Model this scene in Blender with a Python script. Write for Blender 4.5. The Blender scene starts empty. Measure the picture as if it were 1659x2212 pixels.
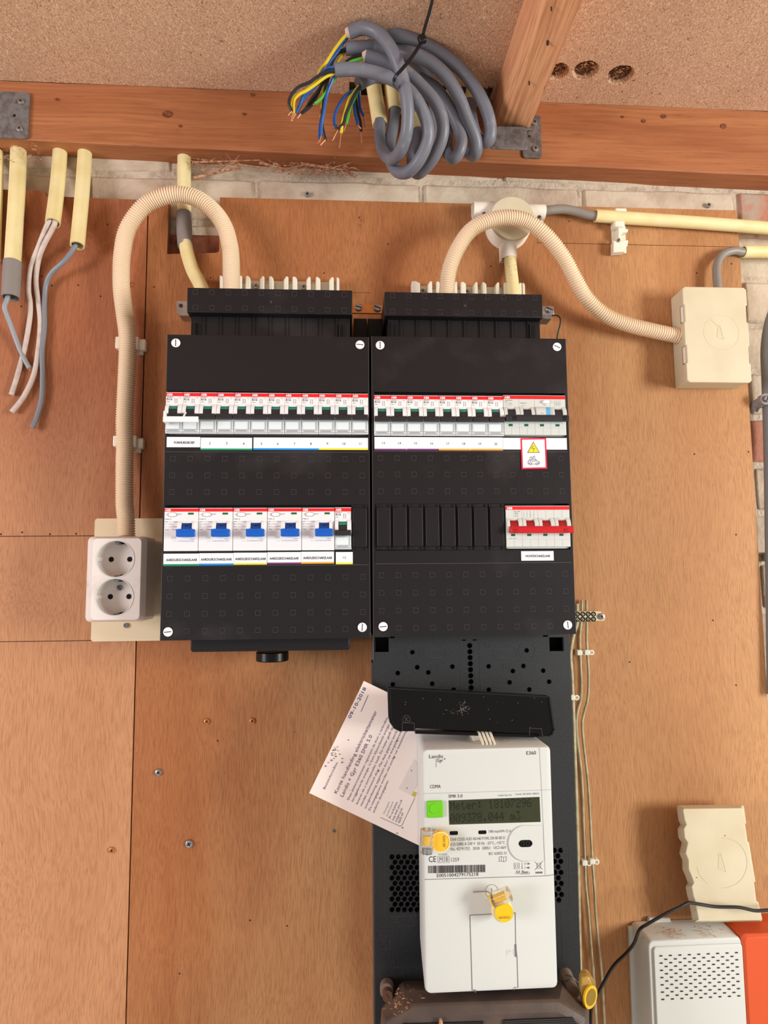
import bpy, bmesh, math, random
from mathutils import Vector, Matrix
random.seed(7)
# ---------------------------------------------------------------- camera (solved from the panels' right angles)
W_, H_ = 1659.0, 2212.0
FPX = 1437.46
PIT, YAW, ROL = 0.0964696, 0.0593864, -0.0081138
CAM = Vector((0.1927762, -0.8266612, 1.5353649))
_f = Vector((math.sin(YAW)*math.cos(PIT), math.cos(YAW)*math.cos(PIT), math.sin(PIT)))
_r0 = _f.cross(Vector((0, 0, 1))).normalized(); _u0 = _r0.cross(_f)
_R = _r0*math.cos(ROL)+_u0*math.sin(ROL); _U = _u0*math.cos(ROL)-_r0*math.sin(ROL)
scene = bpy.context.scene
COL = scene.collection
cd = bpy.data.cameras.new('camera'); cam = bpy.data.objects.new('camera', cd); COL.objects.link(cam)
m = Matrix((_R, _U, -_f)).transposed().to_4x4(); m.translation = CAM; cam.matrix_world = m
cd.sensor_fit = 'VERTICAL'; cd.sensor_height = 36.0; cd.sensor_width = 27.0
cd.lens = FPX/H_*36.0; cd.clip_start = 0.01; cd.clip_end = 50
scene.camera = cam
# ---------------------------------------------------------------- world, lights, exposure
scene.view_settings.view_transform = 'Standard'; scene.view_settings.look = 'None'
scene.view_settings.gamma = 1.0; scene.view_settings.use_curve_mapping = False
scene.view_settings.exposure = 0.0
wd = bpy.data.worlds.new('world'); scene.world = wd; wd.use_nodes = True
wd.node_tree.nodes['Background'].inputs[0].default_value = (0.93, 0.97, 1.0, 1)
wd.node_tree.nodes['Background'].inputs[1].default_value = 0.42
def area(name, loc, target, sx, sy, power, col):
    l = bpy.data.lights.new(name, 'AREA'); l.shape = 'RECTANGLE'; l.size = sx; l.size_y = sy; l.energy = power; l.color = col
    o = bpy.data.objects.new(name, l); COL.objects.link(o); o.location = loc
    o.rotation_euler = (Vector(target)-Vector(loc)).to_track_quat('-Z', 'Y').to_euler(); return o
area('daylight_from_right', (2.5, -1.5, 1.6), (0.3, 0, 1.65), 0.55, 0.85, 68, (1.0, 1.0, 0.94))
area('daylight_from_left', (-2.1, -1.55, 1.6), (0.2, 0, 1.65), 0.8, 1.0, 46, (1.0, 0.93, 0.95))

# ---------------------------------------------------------------- measuring helpers
def ray(px, py): return _f+_R*((px-829.5)/FPX)+_U*((1106-py)/FPX)
def P(px, py, Y):
    d = ray(px, py); return CAM+d*((Y-CAM.y)/d.y)
def PZ(px, py, z):
    d = ray(px, py); return CAM+d*((z-CAM.z)/d.z)
def mm(px, Y): return px*(Y-CAM.y)/FPX
# ---------------------------------------------------------------- materials
def lin(c): return tuple(((v/255)/12.92 if v <= 10 else ((v/255+0.055)/1.055)**2.4) for v in c)
MATS = {}
def mat(name, c, rough=0.5, metal=0.0, spec=0.5, noise=None, bump=0.0, bscale=200, trans=0, alpha=1, coat=0, ior=1.45):
    if name in MATS: return MATS[name]
    M = bpy.data.materials.new(name); M.use_nodes = True; nt = M.node_tree; b = nt.nodes['Principled BSDF']
    col = (*lin(c), 1)
    b.inputs['Base Color'].default_value = col; b.inputs['Roughness'].default_value = rough
    b.inputs['Metallic'].default_value = metal; b.inputs['Specular IOR Level'].default_value = spec
    b.inputs['Transmission Weight'].default_value = trans; b.inputs['IOR'].default_value = ior
    b.inputs['Coat Weight'].default_value = coat
    g = nt.nodes.new('ShaderNodeNewGeometry')
    if noise:
        c2, sc, lo, hi = noise
        n = nt.nodes.new('ShaderNodeTexNoise'); n.inputs['Scale'].default_value = sc; n.inputs['Detail'].default_value = 6
        nt.links.new(g.outputs['Position'], n.inputs['Vector'])
        r = nt.nodes.new('ShaderNodeMapRange'); r.inputs[1].default_value = lo; r.inputs[2].default_value = hi
        nt.links.new(n.outputs[0], r.inputs[0])
        x = nt.nodes.new('ShaderNodeMix'); x.data_type = 'RGBA'; x.inputs[6].default_value = col; x.inputs[7].default_value = (*lin(c2), 1)
        nt.links.new(r.outputs[0], x.inputs[0]); nt.links.new(x.outputs[2], b.inputs['Base Color'])
    if bump:
        n2 = nt.nodes.new('ShaderNodeTexNoise'); n2.inputs['Scale'].default_value = bscale; n2.inputs['Detail'].default_value = 4
        nt.links.new(g.outputs['Position'], n2.inputs['Vector'])
        bp = nt.nodes.new('ShaderNodeBump'); bp.inputs['Strength'].default_value = bump; bp.inputs['Distance'].default_value = 0.002
        nt.links.new(n2.outputs[0], bp.inputs['Height']); nt.links.new(bp.outputs[0], b.inputs['Normal'])
    MATS[name] = M; return M
def wood(name, c1, c2, c3, axis='Z', fine=420, broad=9, rough=0.6, bump=0.25, warp=0.03, contrast=0.5, ln=0.035, red=None):
    """veneer or timber: broad figure, fine streaks and pores stretched along one axis"""
    M = bpy.data.materials.new(name); M.use_nodes = True; nt = M.node_tree; L = nt.links.new; b = nt.nodes['Principled BSDF']
    b.inputs['Roughness'].default_value = rough; b.inputs['Specular IOR Level'].default_value = 0.3
    g = nt.nodes.new('ShaderNodeNewGeometry')
    wn = nt.nodes.new('ShaderNodeTexNoise'); wn.inputs['Scale'].default_value = 3.5; wn.inputs['Detail'].default_value = 2
    L(g.outputs['Position'], wn.inputs['Vector'])
    va = nt.nodes.new('ShaderNodeVectorMath'); va.operation = 'MULTIPLY_ADD'
    L(wn.outputs['Color'], va.inputs[0]); va.inputs[1].default_value = (warp,)*3; L(g.outputs['Position'], va.inputs[2])
    def st(sx, sl, detail, dist=0.0):
        mp = nt.nodes.new('ShaderNodeMapping'); s = [sx, sx, sx]; s['XYZ'.index(axis)] = sl
        mp.inputs['Scale'].default_value = s; L(va.outputs[0], mp.inputs['Vector'])
        n = nt.nodes.new('ShaderNodeTexNoise'); n.inputs['Scale'].default_value = 1; n.inputs['Detail'].default_value = detail
        n.inputs['Distortion'].default_value = dist; L(mp.outputs[0], n.inputs['Vector']); return n
    a = st(broad, broad*0.12, 5, 0.6); f = st(fine, fine*ln, 5); p = st(fine*2.2, fine*0.12, 2)
    r = nt.nodes.new('ShaderNodeMapRange'); r.inputs[1].default_value = 0.3; r.inputs[2].default_value = 0.7; L(a.outputs[0], r.inputs[0])
    x = nt.nodes.new('ShaderNodeMix'); x.data_type = 'RGBA'; x.inputs[6].default_value = (*lin(c1), 1); x.inputs[7].default_value = (*lin(c2), 1); L(r.outputs[0], x.inputs[0])
    r2 = nt.nodes.new('ShaderNodeMapRange'); r2.inputs[1].default_value = 0.42; r2.inputs[2].default_value = 0.72; r2.inputs[4].default_value = contrast; L(f.outputs[0], r2.inputs[0])
    x2 = nt.nodes.new('ShaderNodeMix'); x2.data_type = 'RGBA'; L(r2.outputs[0], x2.inputs[0]); L(x.outputs[2], x2.inputs[6]); x2.inputs[7].default_value = (*lin(c3), 1)
    r3 = nt.nodes.new('ShaderNodeMapRange'); r3.inputs[1].default_value = 0.62; r3.inputs[2].default_value = 0.75; r3.inputs[4].default_value = 0.4; L(p.outputs[0], r3.inputs[0])
    x3 = nt.nodes.new('ShaderNodeMix'); x3.data_type = 'RGBA'; L(r3.outputs[0], x3.inputs[0]); L(x2.outputs[2], x3.inputs[6]); x3.inputs[7].default_value = (*lin([v*0.62 for v in c3]), 1)
    out = x3.outputs[2]
    if red:      # multiplies in a redder, darker tint towards one end of the sheet
        rc, kx, kz, off = red; sp = nt.nodes.new('ShaderNodeSeparateXYZ'); L(va.outputs[0], sp.inputs[0])
        m1 = nt.nodes.new('ShaderNodeMath'); m1.operation = 'MULTIPLY_ADD'; L(sp.outputs[0], m1.inputs[0]); m1.inputs[1].default_value = kx; m1.inputs[2].default_value = off
        m2 = nt.nodes.new('ShaderNodeMath'); m2.operation = 'MULTIPLY_ADD'; L(sp.outputs[2], m2.inputs[0]); m2.inputs[1].default_value = kz; L(m1.outputs[0], m2.inputs[2])
        m3 = nt.nodes.new('ShaderNodeMath'); m3.operation = 'MULTIPLY_ADD'; L(a.outputs[0], m3.inputs[0]); m3.inputs[1].default_value = 1.6; L(m2.outputs[0], m3.inputs[2])
        r4 = nt.nodes.new('ShaderNodeMapRange'); r4.interpolation_type = 'SMOOTHSTEP'; r4.inputs[1].default_value = 0; r4.inputs[2].default_value = 1; L(m3.outputs[0], r4.inputs[0])
        x4 = nt.nodes.new('ShaderNodeMix'); x4.data_type = 'RGBA'; x4.blend_type = 'MULTIPLY'; L(r4.outputs[0], x4.inputs[0]); L(out, x4.inputs[6]); x4.inputs[7].default_value = (*rc, 1); out = x4.outputs[2]
    L(out, b.inputs['Base Color'])
    bp = nt.nodes.new('ShaderNodeBump'); bp.inputs['Strength'].default_value = bump; bp.inputs['Distance'].default_value = 0.001
    L(f.outputs[0], bp.inputs['Height']); L(bp.outputs[0], b.inputs['Normal'])
    MATS[name] = M; return M
def chips(name, base, dark, light):
    """chipboard: fine matted fibres, pale flakes and dark specks"""
    M = bpy.data.materials.new(name); M.use_nodes = True; nt = M.node_tree; L = nt.links.new; b = nt.nodes['Principled BSDF']
    b.inputs['Roughness'].default_value = 0.85; g = nt.nodes.new('ShaderNodeNewGeometry')
    cur = None; prev = (*lin(base), 1)
    for sc, lo, hi, c, amt in ((6, 0.35, 0.75, dark, 0.25), (900, 0.45, 0.65, dark, 0.9), (520, 0.56, 0.64, light, 0.8), (300, 0.66, 0.72, [v*0.5 for v in dark], 0.85)):
        mp = nt.nodes.new('ShaderNodeMapping'); mp.inputs['Scale'].default_value = (sc, sc*0.55, sc); L(g.outputs['Position'], mp.inputs['Vector'])
        mp.inputs['Rotation'].default_value = (0, 0, sc*0.01)
        n = nt.nodes.new('ShaderNodeTexNoise'); n.inputs['Scale'].default_value = 1; n.inputs['Detail'].default_value = 3; n.inputs['Distortion'].default_value = 1.5 if sc > 50 else 0
        L(mp.outputs[0], n.inputs['Vector'])
        r = nt.nodes.new('ShaderNodeMapRange'); r.inputs[1].default_value = lo; r.inputs[2].default_value = hi; r.inputs[4].default_value = amt; L(n.outputs[0], r.inputs[0])
        x = nt.nodes.new('ShaderNodeMix'); x.data_type = 'RGBA'; L(r.outputs[0], x.inputs[0])
        if cur: L(cur, x.inputs[6])
        else: x.inputs[6].default_value = prev
        x.inputs[7].default_value = (*lin(c), 1); cur = x.outputs[2]
        if sc == 900:
            bp = nt.nodes.new('ShaderNodeBump'); bp.inputs['Strength'].default_value = 0.6; bp.inputs['Distance'].default_value = 0.0012
            L(n.outputs[0], bp.inputs['Height']); L(bp.outputs[0], b.inputs['Normal'])
    L(cur, b.inputs['Base Color']); MATS[name] = M; return M
PLY = wood('plywood', (200, 152, 104), (182, 130, 84), (146, 96, 58), 'Z', 850, 7, warp=0.05, contrast=.6, ln=.06, red=((.72, .53, .44), -2.4, 1.0, -1.15))
PLYL = wood('plywood_left', (198, 148, 106), (182, 126, 88), (146, 94, 62), 'Z', 800, 6, warp=0.07, contrast=.6, ln=.06, red=((.74, .54, .47), 1.6, 2.4, -4.25))
BEAM = wood('beam_wood', (180, 118, 76), (154, 92, 56), (134, 78, 48), 'X', 300, 22, warp=0.015, contrast=0.6)
JOIST = wood('joist_wood', (236, 178, 134), (220, 156, 114), (176, 112, 74), 'Y', 330, 16, warp=0.01, bump=0.8, contrast=0.8)
CHIP = chips('chipboard', (228, 186, 154), (150, 102, 74), (248, 218, 188))
BRICK = mat('limewashed_brick', (202, 186, 164), 0.9, noise=((176, 154, 134), 26, 0.42, 0.7), bump=0.8, bscale=120)
BRICKR = mat('red_brick', (178, 120, 98), 0.9, noise=((170, 150, 132), 24, 0.45, 0.62), bump=0.8, bscale=120)
MORTAR = mat('mortar', (198, 182, 162), 0.95, noise=((150, 132, 112), 60, 0.5, 0.75), bump=1.0, bscale=260)
BLACK = mat('black_plastic', (27, 24, 26), 0.45, spec=0.35, noise=((56, 52, 54), 13, 0.58, 0.85), bump=0.04, bscale=900)
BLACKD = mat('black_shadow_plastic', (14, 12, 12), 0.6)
BLACKG = mat('gloss_black_plastic', (12, 8, 8), 0.3, spec=0.3, noise=((60, 56, 56), 40, 0.7, 0.85))
METB = mat('meter_board_plastic', (36, 38, 40), 0.5, noise=((50, 52, 54), 500, 0.5, 0.75), bump=0.15, bscale=1500)
EDGE = mat('plastic_edge_highlight', (74, 70, 72), 0.5)  # paler grey: highlights on black plastic edges painted into the colour
KNOCK = mat('knockout_plastic', (36, 33, 34), 0.5)
WHITE = mat('white_plastic', (232, 232, 234), 0.35)
WHITE2 = mat('warm_white_plastic', (207, 211, 207), 0.4)
CAPW = mat('white_screw_cap', (240, 238, 240), 0.4)
PAPERW = mat('label_paper', (240, 241, 246), 0.6)
CLEAR = mat('clear_cover_plastic', (205, 212, 216), 0.15, spec=0.8, coat=0.5)
GLASS = mat('clear_seal_plastic', (250, 250, 250), 0.05, trans=0.95, ior=1.35)
RED = mat('red_print', (226, 28, 34), 0.45)
REDL = mat('red_lever', (196, 20, 32), 0.35)
REDD = mat('red_toggle', (150, 20, 22), 0.4)
REDB = mat('red_sticker_border', (224, 28, 62), 0.5)
BLUE = mat('blue_lever', (14, 90, 190), 0.35)
BLUED = mat('blue_toggle', (12, 66, 140), 0.4)
SKY = mat('light_blue_button', (90, 178, 226), 0.4)
GREEN = mat('green_flag', (24, 96, 50), 0.4)
TEAL = mat('green_band', (16, 122, 96), 0.45)
INK = mat('ink', (40, 40, 46), 0.6)
INKG = mat('grey_ink', (110, 110, 116), 0.6)
INKL = mat('light_grey_ink', (168, 168, 172), 0.6)
INKP = mat('purple_ink', (108, 84, 116), 0.6)
PEN = mat('blue_pen_ink', (52, 56, 110), 0.6)
SG = mat('green_stripe', (0, 146, 98), 0.5); SB = mat('blue_stripe', (0, 140, 224), 0.5); SY = mat('yellow_stripe', (244, 220, 40), 0.5)
SP = mat('purple_stripe', (112, 52, 112), 0.5); SO = mat('orange_stripe', (246, 166, 52), 0.5)
CREAM = mat('cream_conduit', (234, 220, 168), 0.4, noise=((224, 206, 146), 30, 0.4, 0.7))
CREAMW = mat('cream_box_plastic', (210, 200, 172), 0.45, noise=((202, 190, 160), 20, 0.4, 0.7))
FLEX = mat('flexible_conduit', (236, 214, 184), 0.45)
PVCW = mat('white_box_plastic', (238, 230, 216), 0.45)
CLIPW = mat('white_clip_nylon', (232, 226, 208), 0.4)
SOCK = mat('socket_plastic', (224, 216, 210), 0.4, noise=((196, 182, 174), 30, 0.55, 0.8))
GREYP = mat('grey_coupling', (138, 132, 128), 0.5)
GREYC = mat('grey_cable_sheath', (112, 114, 124), 0.42, noise=((138, 138, 146), 60, 0.6, 0.8))
GREYL = mat('light_grey_cable', (150, 152, 158), 0.4)
GREYW = mat('whitish_cable', (206, 190, 180), 0.5, noise=((180, 164, 154), 90, 0.5, 0.75))
CB = mat('blue_core', (28, 84, 160), 0.4); CK = mat('black_core', (38, 38, 42), 0.45); CY = mat('yellow_core', (226, 200, 40), 0.4); CG = mat('green_core', (86, 176, 60), 0.4)
COPPER = mat('copper', (222, 160, 128), 0.35, 0.8)
STEEL = mat('zinc_steel', (178, 180, 182), 0.3, 0.9, noise=((150, 150, 152), 40, 0.4, 0.7))
GALV = mat('galvanised_steel', (132, 130, 130), 0.5, 0.55, noise=((104, 100, 100), 130, 0.4, 0.65), bump=0.25, bscale=300)
BRASS = mat('brass', (206, 136, 76), 0.35, 0.7)
LEAD = mat('lead_sheath', (204, 196, 164), 0.35, 0.35, noise=((170, 160, 130), 100, 0.4, 0.7))
NYLT = mat('black_cable_tie', (24, 24, 26), 0.35)
LCD = mat('display_glass', (54, 58, 28), 0.18, noise=((42, 45, 22), 20, 0.4, 0.7), coat=0.6)
LCDK = mat('display_pixels', (24, 28, 18), 0.4)
LIME = mat('green_button', (104, 196, 26), 0.3)
YEL = mat('yellow_seal', (248, 196, 24), 0.4)
ORANGE = mat('orange_plastic', (208, 82, 38), 0.5)
HOOD = mat('dusty_hood_plastic', (72, 62, 57), 0.5, noise=((98, 80, 70), 30, 0.4, 0.8), bump=0.1, bscale=600)
PAPER = mat('leaflet_paper', (240, 228, 222), 0.7)
SHAV = mat('wood_shavings', (200, 152, 118), 0.8, noise=((152, 104, 74), 200, 0.4, 0.6))
DIRT_HOLE = mat('dirt_and_hole_shade', (60, 34, 22), 0.9)  # brown for real dirt specks and for shade painted into holes and gaps
HOLE = mat('hole_dark', (8, 7, 7), 0.9)
PAINT = mat('cream_metal_plate', (230, 212, 178), 0.45)
CONC = mat('concrete_floor', (216, 208, 196), 0.9)

# ---------------------------------------------------------------- mesh building helpers
class MB:
    def __init__(s): s.v = []; s.f = []
    def add(s, vs, fs):
        o = len(s.v); s.v += [Vector(v) for v in vs]; s.f += [tuple(i+o for i in f) for f in fs]; return s
    def box(s, x0, x1, y0, y1, z0, z1, M=None):
        vs = [(x, y, z) for x in (x0, x1) for y in (y0, y1) for z in (z0, z1)]
        if M: vs = [M @ Vector(v) for v in vs]
        return s.add(vs, [(0, 1, 3, 2), (4, 6, 7, 5), (0, 4, 5, 1), (2, 3, 7, 6), (0, 2, 6, 4), (1, 5, 7, 3)])
    def prism(s, poly, y0, y1):            # poly: list of (x,z)
        n = len(poly); vs = [(x, y0, z) for x, z in poly]+[(x, y1, z) for x, z in poly]
        return s.add(vs, [tuple(range(n)), tuple(range(2*n-1, n-1, -1))]+[(i, i+n, (i+1) % n+n, (i+1) % n) for i in range(n)])
    def extr(s, poly, d):                  # poly: 3d points, d: vector
        n = len(poly); d = Vector(d); vs = [Vector(p) for p in poly]+[Vector(p)+d for p in poly]
        return s.add(vs, [tuple(range(n)), tuple(range(2*n-1, n-1, -1))]+[(i, i+n, (i+1) % n+n, (i+1) % n) for i in range(n)])
    def loft(s, rings, cap=True):
        n = len(rings[0]); vs = [p for r in rings for p in r]; fs = []
        for k in range(len(rings)-1):
            for i in range(n): fs.append((k*n+i, k*n+(i+1) % n, (k+1)*n+(i+1) % n, (k+1)*n+i))
        if cap: fs += [tuple(range(n-1, -1, -1)), tuple(range((len(rings)-1)*n, len(rings)*n))]
        return s.add(vs, fs)
    def tube(s, pts, r, n=12, cap=True, rf=None):
        pts = [Vector(p) for p in pts]; rings = []; nrm = None
        for i, p in enumerate(pts):
            t = (pts[min(i+1, len(pts)-1)]-pts[max(i-1, 0)]).normalized()
            if nrm is None:
                nrm = t.cross(Vector((0, 0, 1)));
                if nrm.length < 0.1: nrm = t.cross(Vector((0, 1, 0)))
            nrm = (nrm-t*nrm.dot(t)).normalized(); b = t.cross(nrm)
            rr = rf(i) if rf else r
            rings.append([p+(nrm*math.cos(a)+b*math.sin(a))*rr for a in [2*math.pi*k/n for k in range(n)]])
        return s.loft(rings, cap)
    def cyl(s, c, ax, r, h, n=24, r2=None):
        c = Vector(c); ax = Vector(ax).normalized()*h
        return s.tube([c, c+ax], r, n, True, (lambda i: r if i == 0 else (r if r2 is None else r2)))
    def ring(s, c, r0, r1, y0, y1, n=28, sx=1.0):   # flat annulus facing -Y
        vs = []
        for y in (y0, y1):
            for r in (r0, r1):
                vs += [(c[0]+sx*r*math.cos(2*math.pi*k/n), y, c[2]+r*math.sin(2*math.pi*k/n)) for k in range(n)]
        fs = []
        for i in range(n):
            j = (i+1) % n
            fs += [(i, j, n+j, n+i), (2*n+i, 3*n+i, 3*n+j, 2*n+j), (n+i, n+j, 3*n+j, 3*n+i), (i, 2*n+i, 2*n+j, j)]
        return s.add(vs, fs)
def rrect(x0, x1, z0, z1, r, n=4):
    out = []
    for cx, cz, a0 in ((x1-r, z1-r, 0), (x0+r, z1-r, 90), (x0+r, z0+r, 180), (x1-r, z0+r, 270)):
        for k in range(n+1):
            a = math.radians(a0+90*k/n); out.append((cx+r*math.cos(a), cz+r*math.sin(a)))
    return out
def spline(pts, k=8):
    pts = [Vector(p) for p in pts]; q = [pts[0]*2-pts[1]]+pts+[pts[-1]*2-pts[-2]]; out = []
    for i in range(1, len(q)-2):
        a, b, c, d = q[i-1:i+3]
        for j in range(k):
            t = j/k; out.append(0.5*((2*b)+(c-a)*t+(2*a-5*b+4*c-d)*t*t+(3*b-a-3*c+d)*t**3))
    out.append(pts[-1]); return out
def resample(pts, step):
    L = [0]
    for a, b in zip(pts, pts[1:]): L.append(L[-1]+(b-a).length)
    n = max(2, int(L[-1]/step)); out = []; j = 0
    for i in range(n+1):
        d = L[-1]*i/n
        while j < len(L)-2 and L[j+1] < d: j += 1
        t = (d-L[j])/max(1e-9, L[j+1]-L[j]); out.append(pts[j].lerp(pts[j+1], min(1, t)))
    return out
def org(o):
    w = Vector((0, 0, 0))
    while o: w = w+o.location; o = o.parent
    return w
def part(name, mb, material, parent=None, bevel=0, smooth=False, label=None, world=True, seg=2, loc=None):
    """one mesh object; vertices are given in world space unless world=False"""
    me = bpy.data.meshes.new(name)
    off = (org(parent) if world else Vector((0, 0, 0)))
    if parent is None:
        if loc is None:
            mn = Vector([min(v[i] for v in mb.v) for i in range(3)]); mx = Vector([max(v[i] for v in mb.v) for i in range(3)])
            loc = Vector(((mn.x+mx.x)/2, mx.y, mn.z))
        off = Vector(loc)
    me.from_pydata([tuple(v-off) for v in mb.v], [], mb.f); me.update()
    bm = bmesh.new(); bm.from_mesh(me); bmesh.ops.recalc_face_normals(bm, faces=bm.faces); bm.to_mesh(me); bm.free()
    me.materials.append(material)
    o = bpy.data.objects.new(name, me); COL.objects.link(o)
    if parent: o.parent = parent
    else: o.location = off
    if bevel:
        b = o.modifiers.new('bevel', 'BEVEL'); b.width = bevel; b.segments = seg; b.limit_method = 'ANGLE'; b.angle_limit = 0.7
    if smooth or bevel:
        for p in me.polygons: p.use_smooth = True
        bpy_smooth(me)
    if label: o['label'] = label
    return o
def bpy_smooth(me):
    bm = bmesh.new(); bm.from_mesh(me)
    for e in bm.edges:
        if len(e.link_faces) == 2 and e.calc_face_angle(0) > 0.6: e.smooth = False
    bm.to_mesh(me); bm.free()
def thing(name, label, cat, loc, group=None):
    o = bpy.data.objects.new(name, None); COL.objects.link(o); o.location = loc; o.empty_display_size = 0.01
    o['label'] = label; o['category'] = cat
    if group: o['group'] = group
    return o
def tag(o, label, cat, group=None):
    o['label'] = label; o['category'] = cat
    if group: o['group'] = group
    return o
def struct(o): o['kind'] = 'structure'; return o
def stuff(o): o['kind'] = 'stuff'; return o
def dup(root, loc, label=None):
    r = root.copy(); COL.objects.link(r); r.location = loc
    if label: r['label'] = label
    for ch in list(root.children):
        c = ch.copy(); COL.objects.link(c); c.parent = r
        for g in list(ch.children):
            d = g.copy(); COL.objects.link(d); d.parent = c
    return r
def cut(o, mb):
    me = bpy.data.meshes.new('cutter'); off = org(o)
    me.from_pydata([tuple(v-off) for v in mb.v], [], mb.f)
    bm = bmesh.new(); bm.from_mesh(me); bmesh.ops.recalc_face_normals(bm, faces=bm.faces); bm.to_mesh(me); bm.free()
    c = bpy.data.objects.new('cutter', me); COL.objects.link(c); c.location = off
    md = o.modifiers.new('cut', 'BOOLEAN'); md.object = c; md.operation = 'DIFFERENCE'; md.solver = 'EXACT'; md.use_self = True
    bpy.context.view_layer.update()
    dg = bpy.context.evaluated_depsgraph_get(); nm = bpy.data.meshes.new_from_object(o.evaluated_get(dg))
    o.modifiers.clear(); o.data = nm; bpy.data.objects.remove(c)
    for p in nm.polygons: p.use_smooth = False
_TC = {}
def text_mesh(s, size, bold=0.0, sx=1.0):
    k = (s, round(size, 5), bold, sx)
    if k in _TC: return _TC[k]
    cu = bpy.data.curves.new('t', 'FONT'); cu.body = s; cu.size = size; cu.resolution_u = 2; cu.offset = bold*size; cu.fill_mode = 'FRONT'
    ob = bpy.data.objects.new('t', cu); COL.objects.link(ob)
    bpy.context.view_layer.update()
    me = bpy.data.meshes.new_from_object(ob.evaluated_get(bpy.context.evaluated_depsgraph_get()))
    vs = [Vector((v.co.x*sx, v.co.y, 0)) for v in me.vertices]; fs = [tuple(p.vertices) for p in me.polygons]
    bpy.data.objects.remove(ob); bpy.data.curves.remove(cu); bpy.data.meshes.remove(me)
    _TC[k] = (vs, fs); return _TC[k]
def put_text(mb, s, o, ux, uz, size, align='l', bold=0.0, fit=None, sx=1.0):
    """flat lettering: origin o, writing direction ux, up direction uz (unit vectors); fit = wanted width"""
    vs, fs = text_mesh(s, size, bold, sx)
    if not vs: return mb
    w = max(v.x for v in vs); k = 1.0
    if fit: k = fit/w; w = fit
    dx = {'l': 0, 'c': -w/2, 'r': -w}[align]
    return mb.add([o+ux*(v.x*k+dx)+uz*v.y for v in vs], fs)
X1 = Vector((1, 0, 0)); Z1 = Vector((0, 0, 1))
def lettering(items, Y, material, parent, name='lettering', world=True):
    """items: (text, px_left, px_right, py_baseline, cap height in px)"""
    mb = MB()
    for s, xl, xr, yb, h in items:
        a = P(xl, yb, Y); b = P(xr, yb, Y)
        put_text(mb, s, a, X1, Z1, mm(h, Y)/0.70, fit=(b.x-a.x))
    return part(name, mb, material, parent)
def pbox(mb, x0, x1, y0, y1, Yf, Yb):
    """a box whose front face covers a pixel rectangle at depth Yf"""
    a = P((x0+x1)/2, y0, Yf); b = P((x0+x1)/2, y1, Yf); c = P(x0, (y0+y1)/2, Yf); d = P(x1, (y0+y1)/2, Yf)
    mb.box(c.x, d.x, Yf, Yb, b.z, a.z); return mb
# ================================================================ THE SETTING
def zc(x): return 2.161-0.006*(x+0.2)      # the ceiling and the top of the timber fall a little to the right
def zb(x): return 2.083-0.019*(x+0.23)     # underside of the timber
BF, BK = -0.018, 0.0168
# brick wall: mortar bed with brick children
mb = MB(); mb.box(-1.6, 2.0, BK, 0.12, 0.0, 2.6); wall = struct(part('wall_back', mb, MORTAR, loc=(0.2, BK, 0)))
brick_meshes = []
for k in range(3):
    b = MB(); n = 5; g = []
    for i in range(n+1):
        for j in range(3):
            e = 0.0012*random.uniform(-1, 1); g.append((-0.1055+0.211*i/n+(e if i in (0, n) else 0), random.uniform(-0.0012, 0.0012), 0.0285*(j-1)+e))
    fs = [(i*3+j, (i+1)*3+j, (i+1)*3+j+1, i*3+j+1) for i in range(n) for j in range(2)]
    b.add(g, fs); bk = [(x, 0.012, z) for x, y, z in g]; b.add(bk, [])
    N = len(g); rim = [i*3 for i in range(n+1)]+[n*3+1, n*3+2]+[i*3+2 for i in range(n-1, -1, -1)]+[1]
    b.f += [(rim[i], rim[(i+1) % len(rim)], rim[(i+1) % len(rim)]+N, rim[i]+N) for i in range(len(rim))]
    o = part('brick', b, BRICK, wall, bevel=0.0035, world=False); brick_meshes.append(o)
zj = P(1640, 507, 0.014).z; joints = [P(x, 395 if x < 1400 else 430, 0.014).x for x in (1590, 1220, 850, 480, 105)]
first = list(brick_meshes)
def lay_brick(x, z, red=False):
    if first: o = first.pop()
    else:
        o = random.choice(brick_meshes).copy(); COL.objects.link(o)
    if red:
        o.data = o.data.copy(); o.data.materials[0] = BRICKR
    o.parent = wall; o.location = Vector((x, 0.0145+random.uniform(-0.001, 0.001), z))-wall.location
for k in range(-1, 2):                       # band above the plywood and the courses around it
    z = zj+0.032+0.064*k
    for j in range(-2, 8):
        x = joints[0]+0.109-0.218*j+(0.109 if k % 2 else 0)
        if -0.6 < x < 1.2: lay_brick(x, z, red=(k == 0 and j == 0))
for k in range(2, 16):                       # strip right of the plywood
    z = zj+0.032-0.064*k
    for j in (-1, 0, 1): lay_brick(joints[0]+0.109-0.218*j+(0.109 if k % 2 else 0), z, red=(k % 5 == 0))
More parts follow.
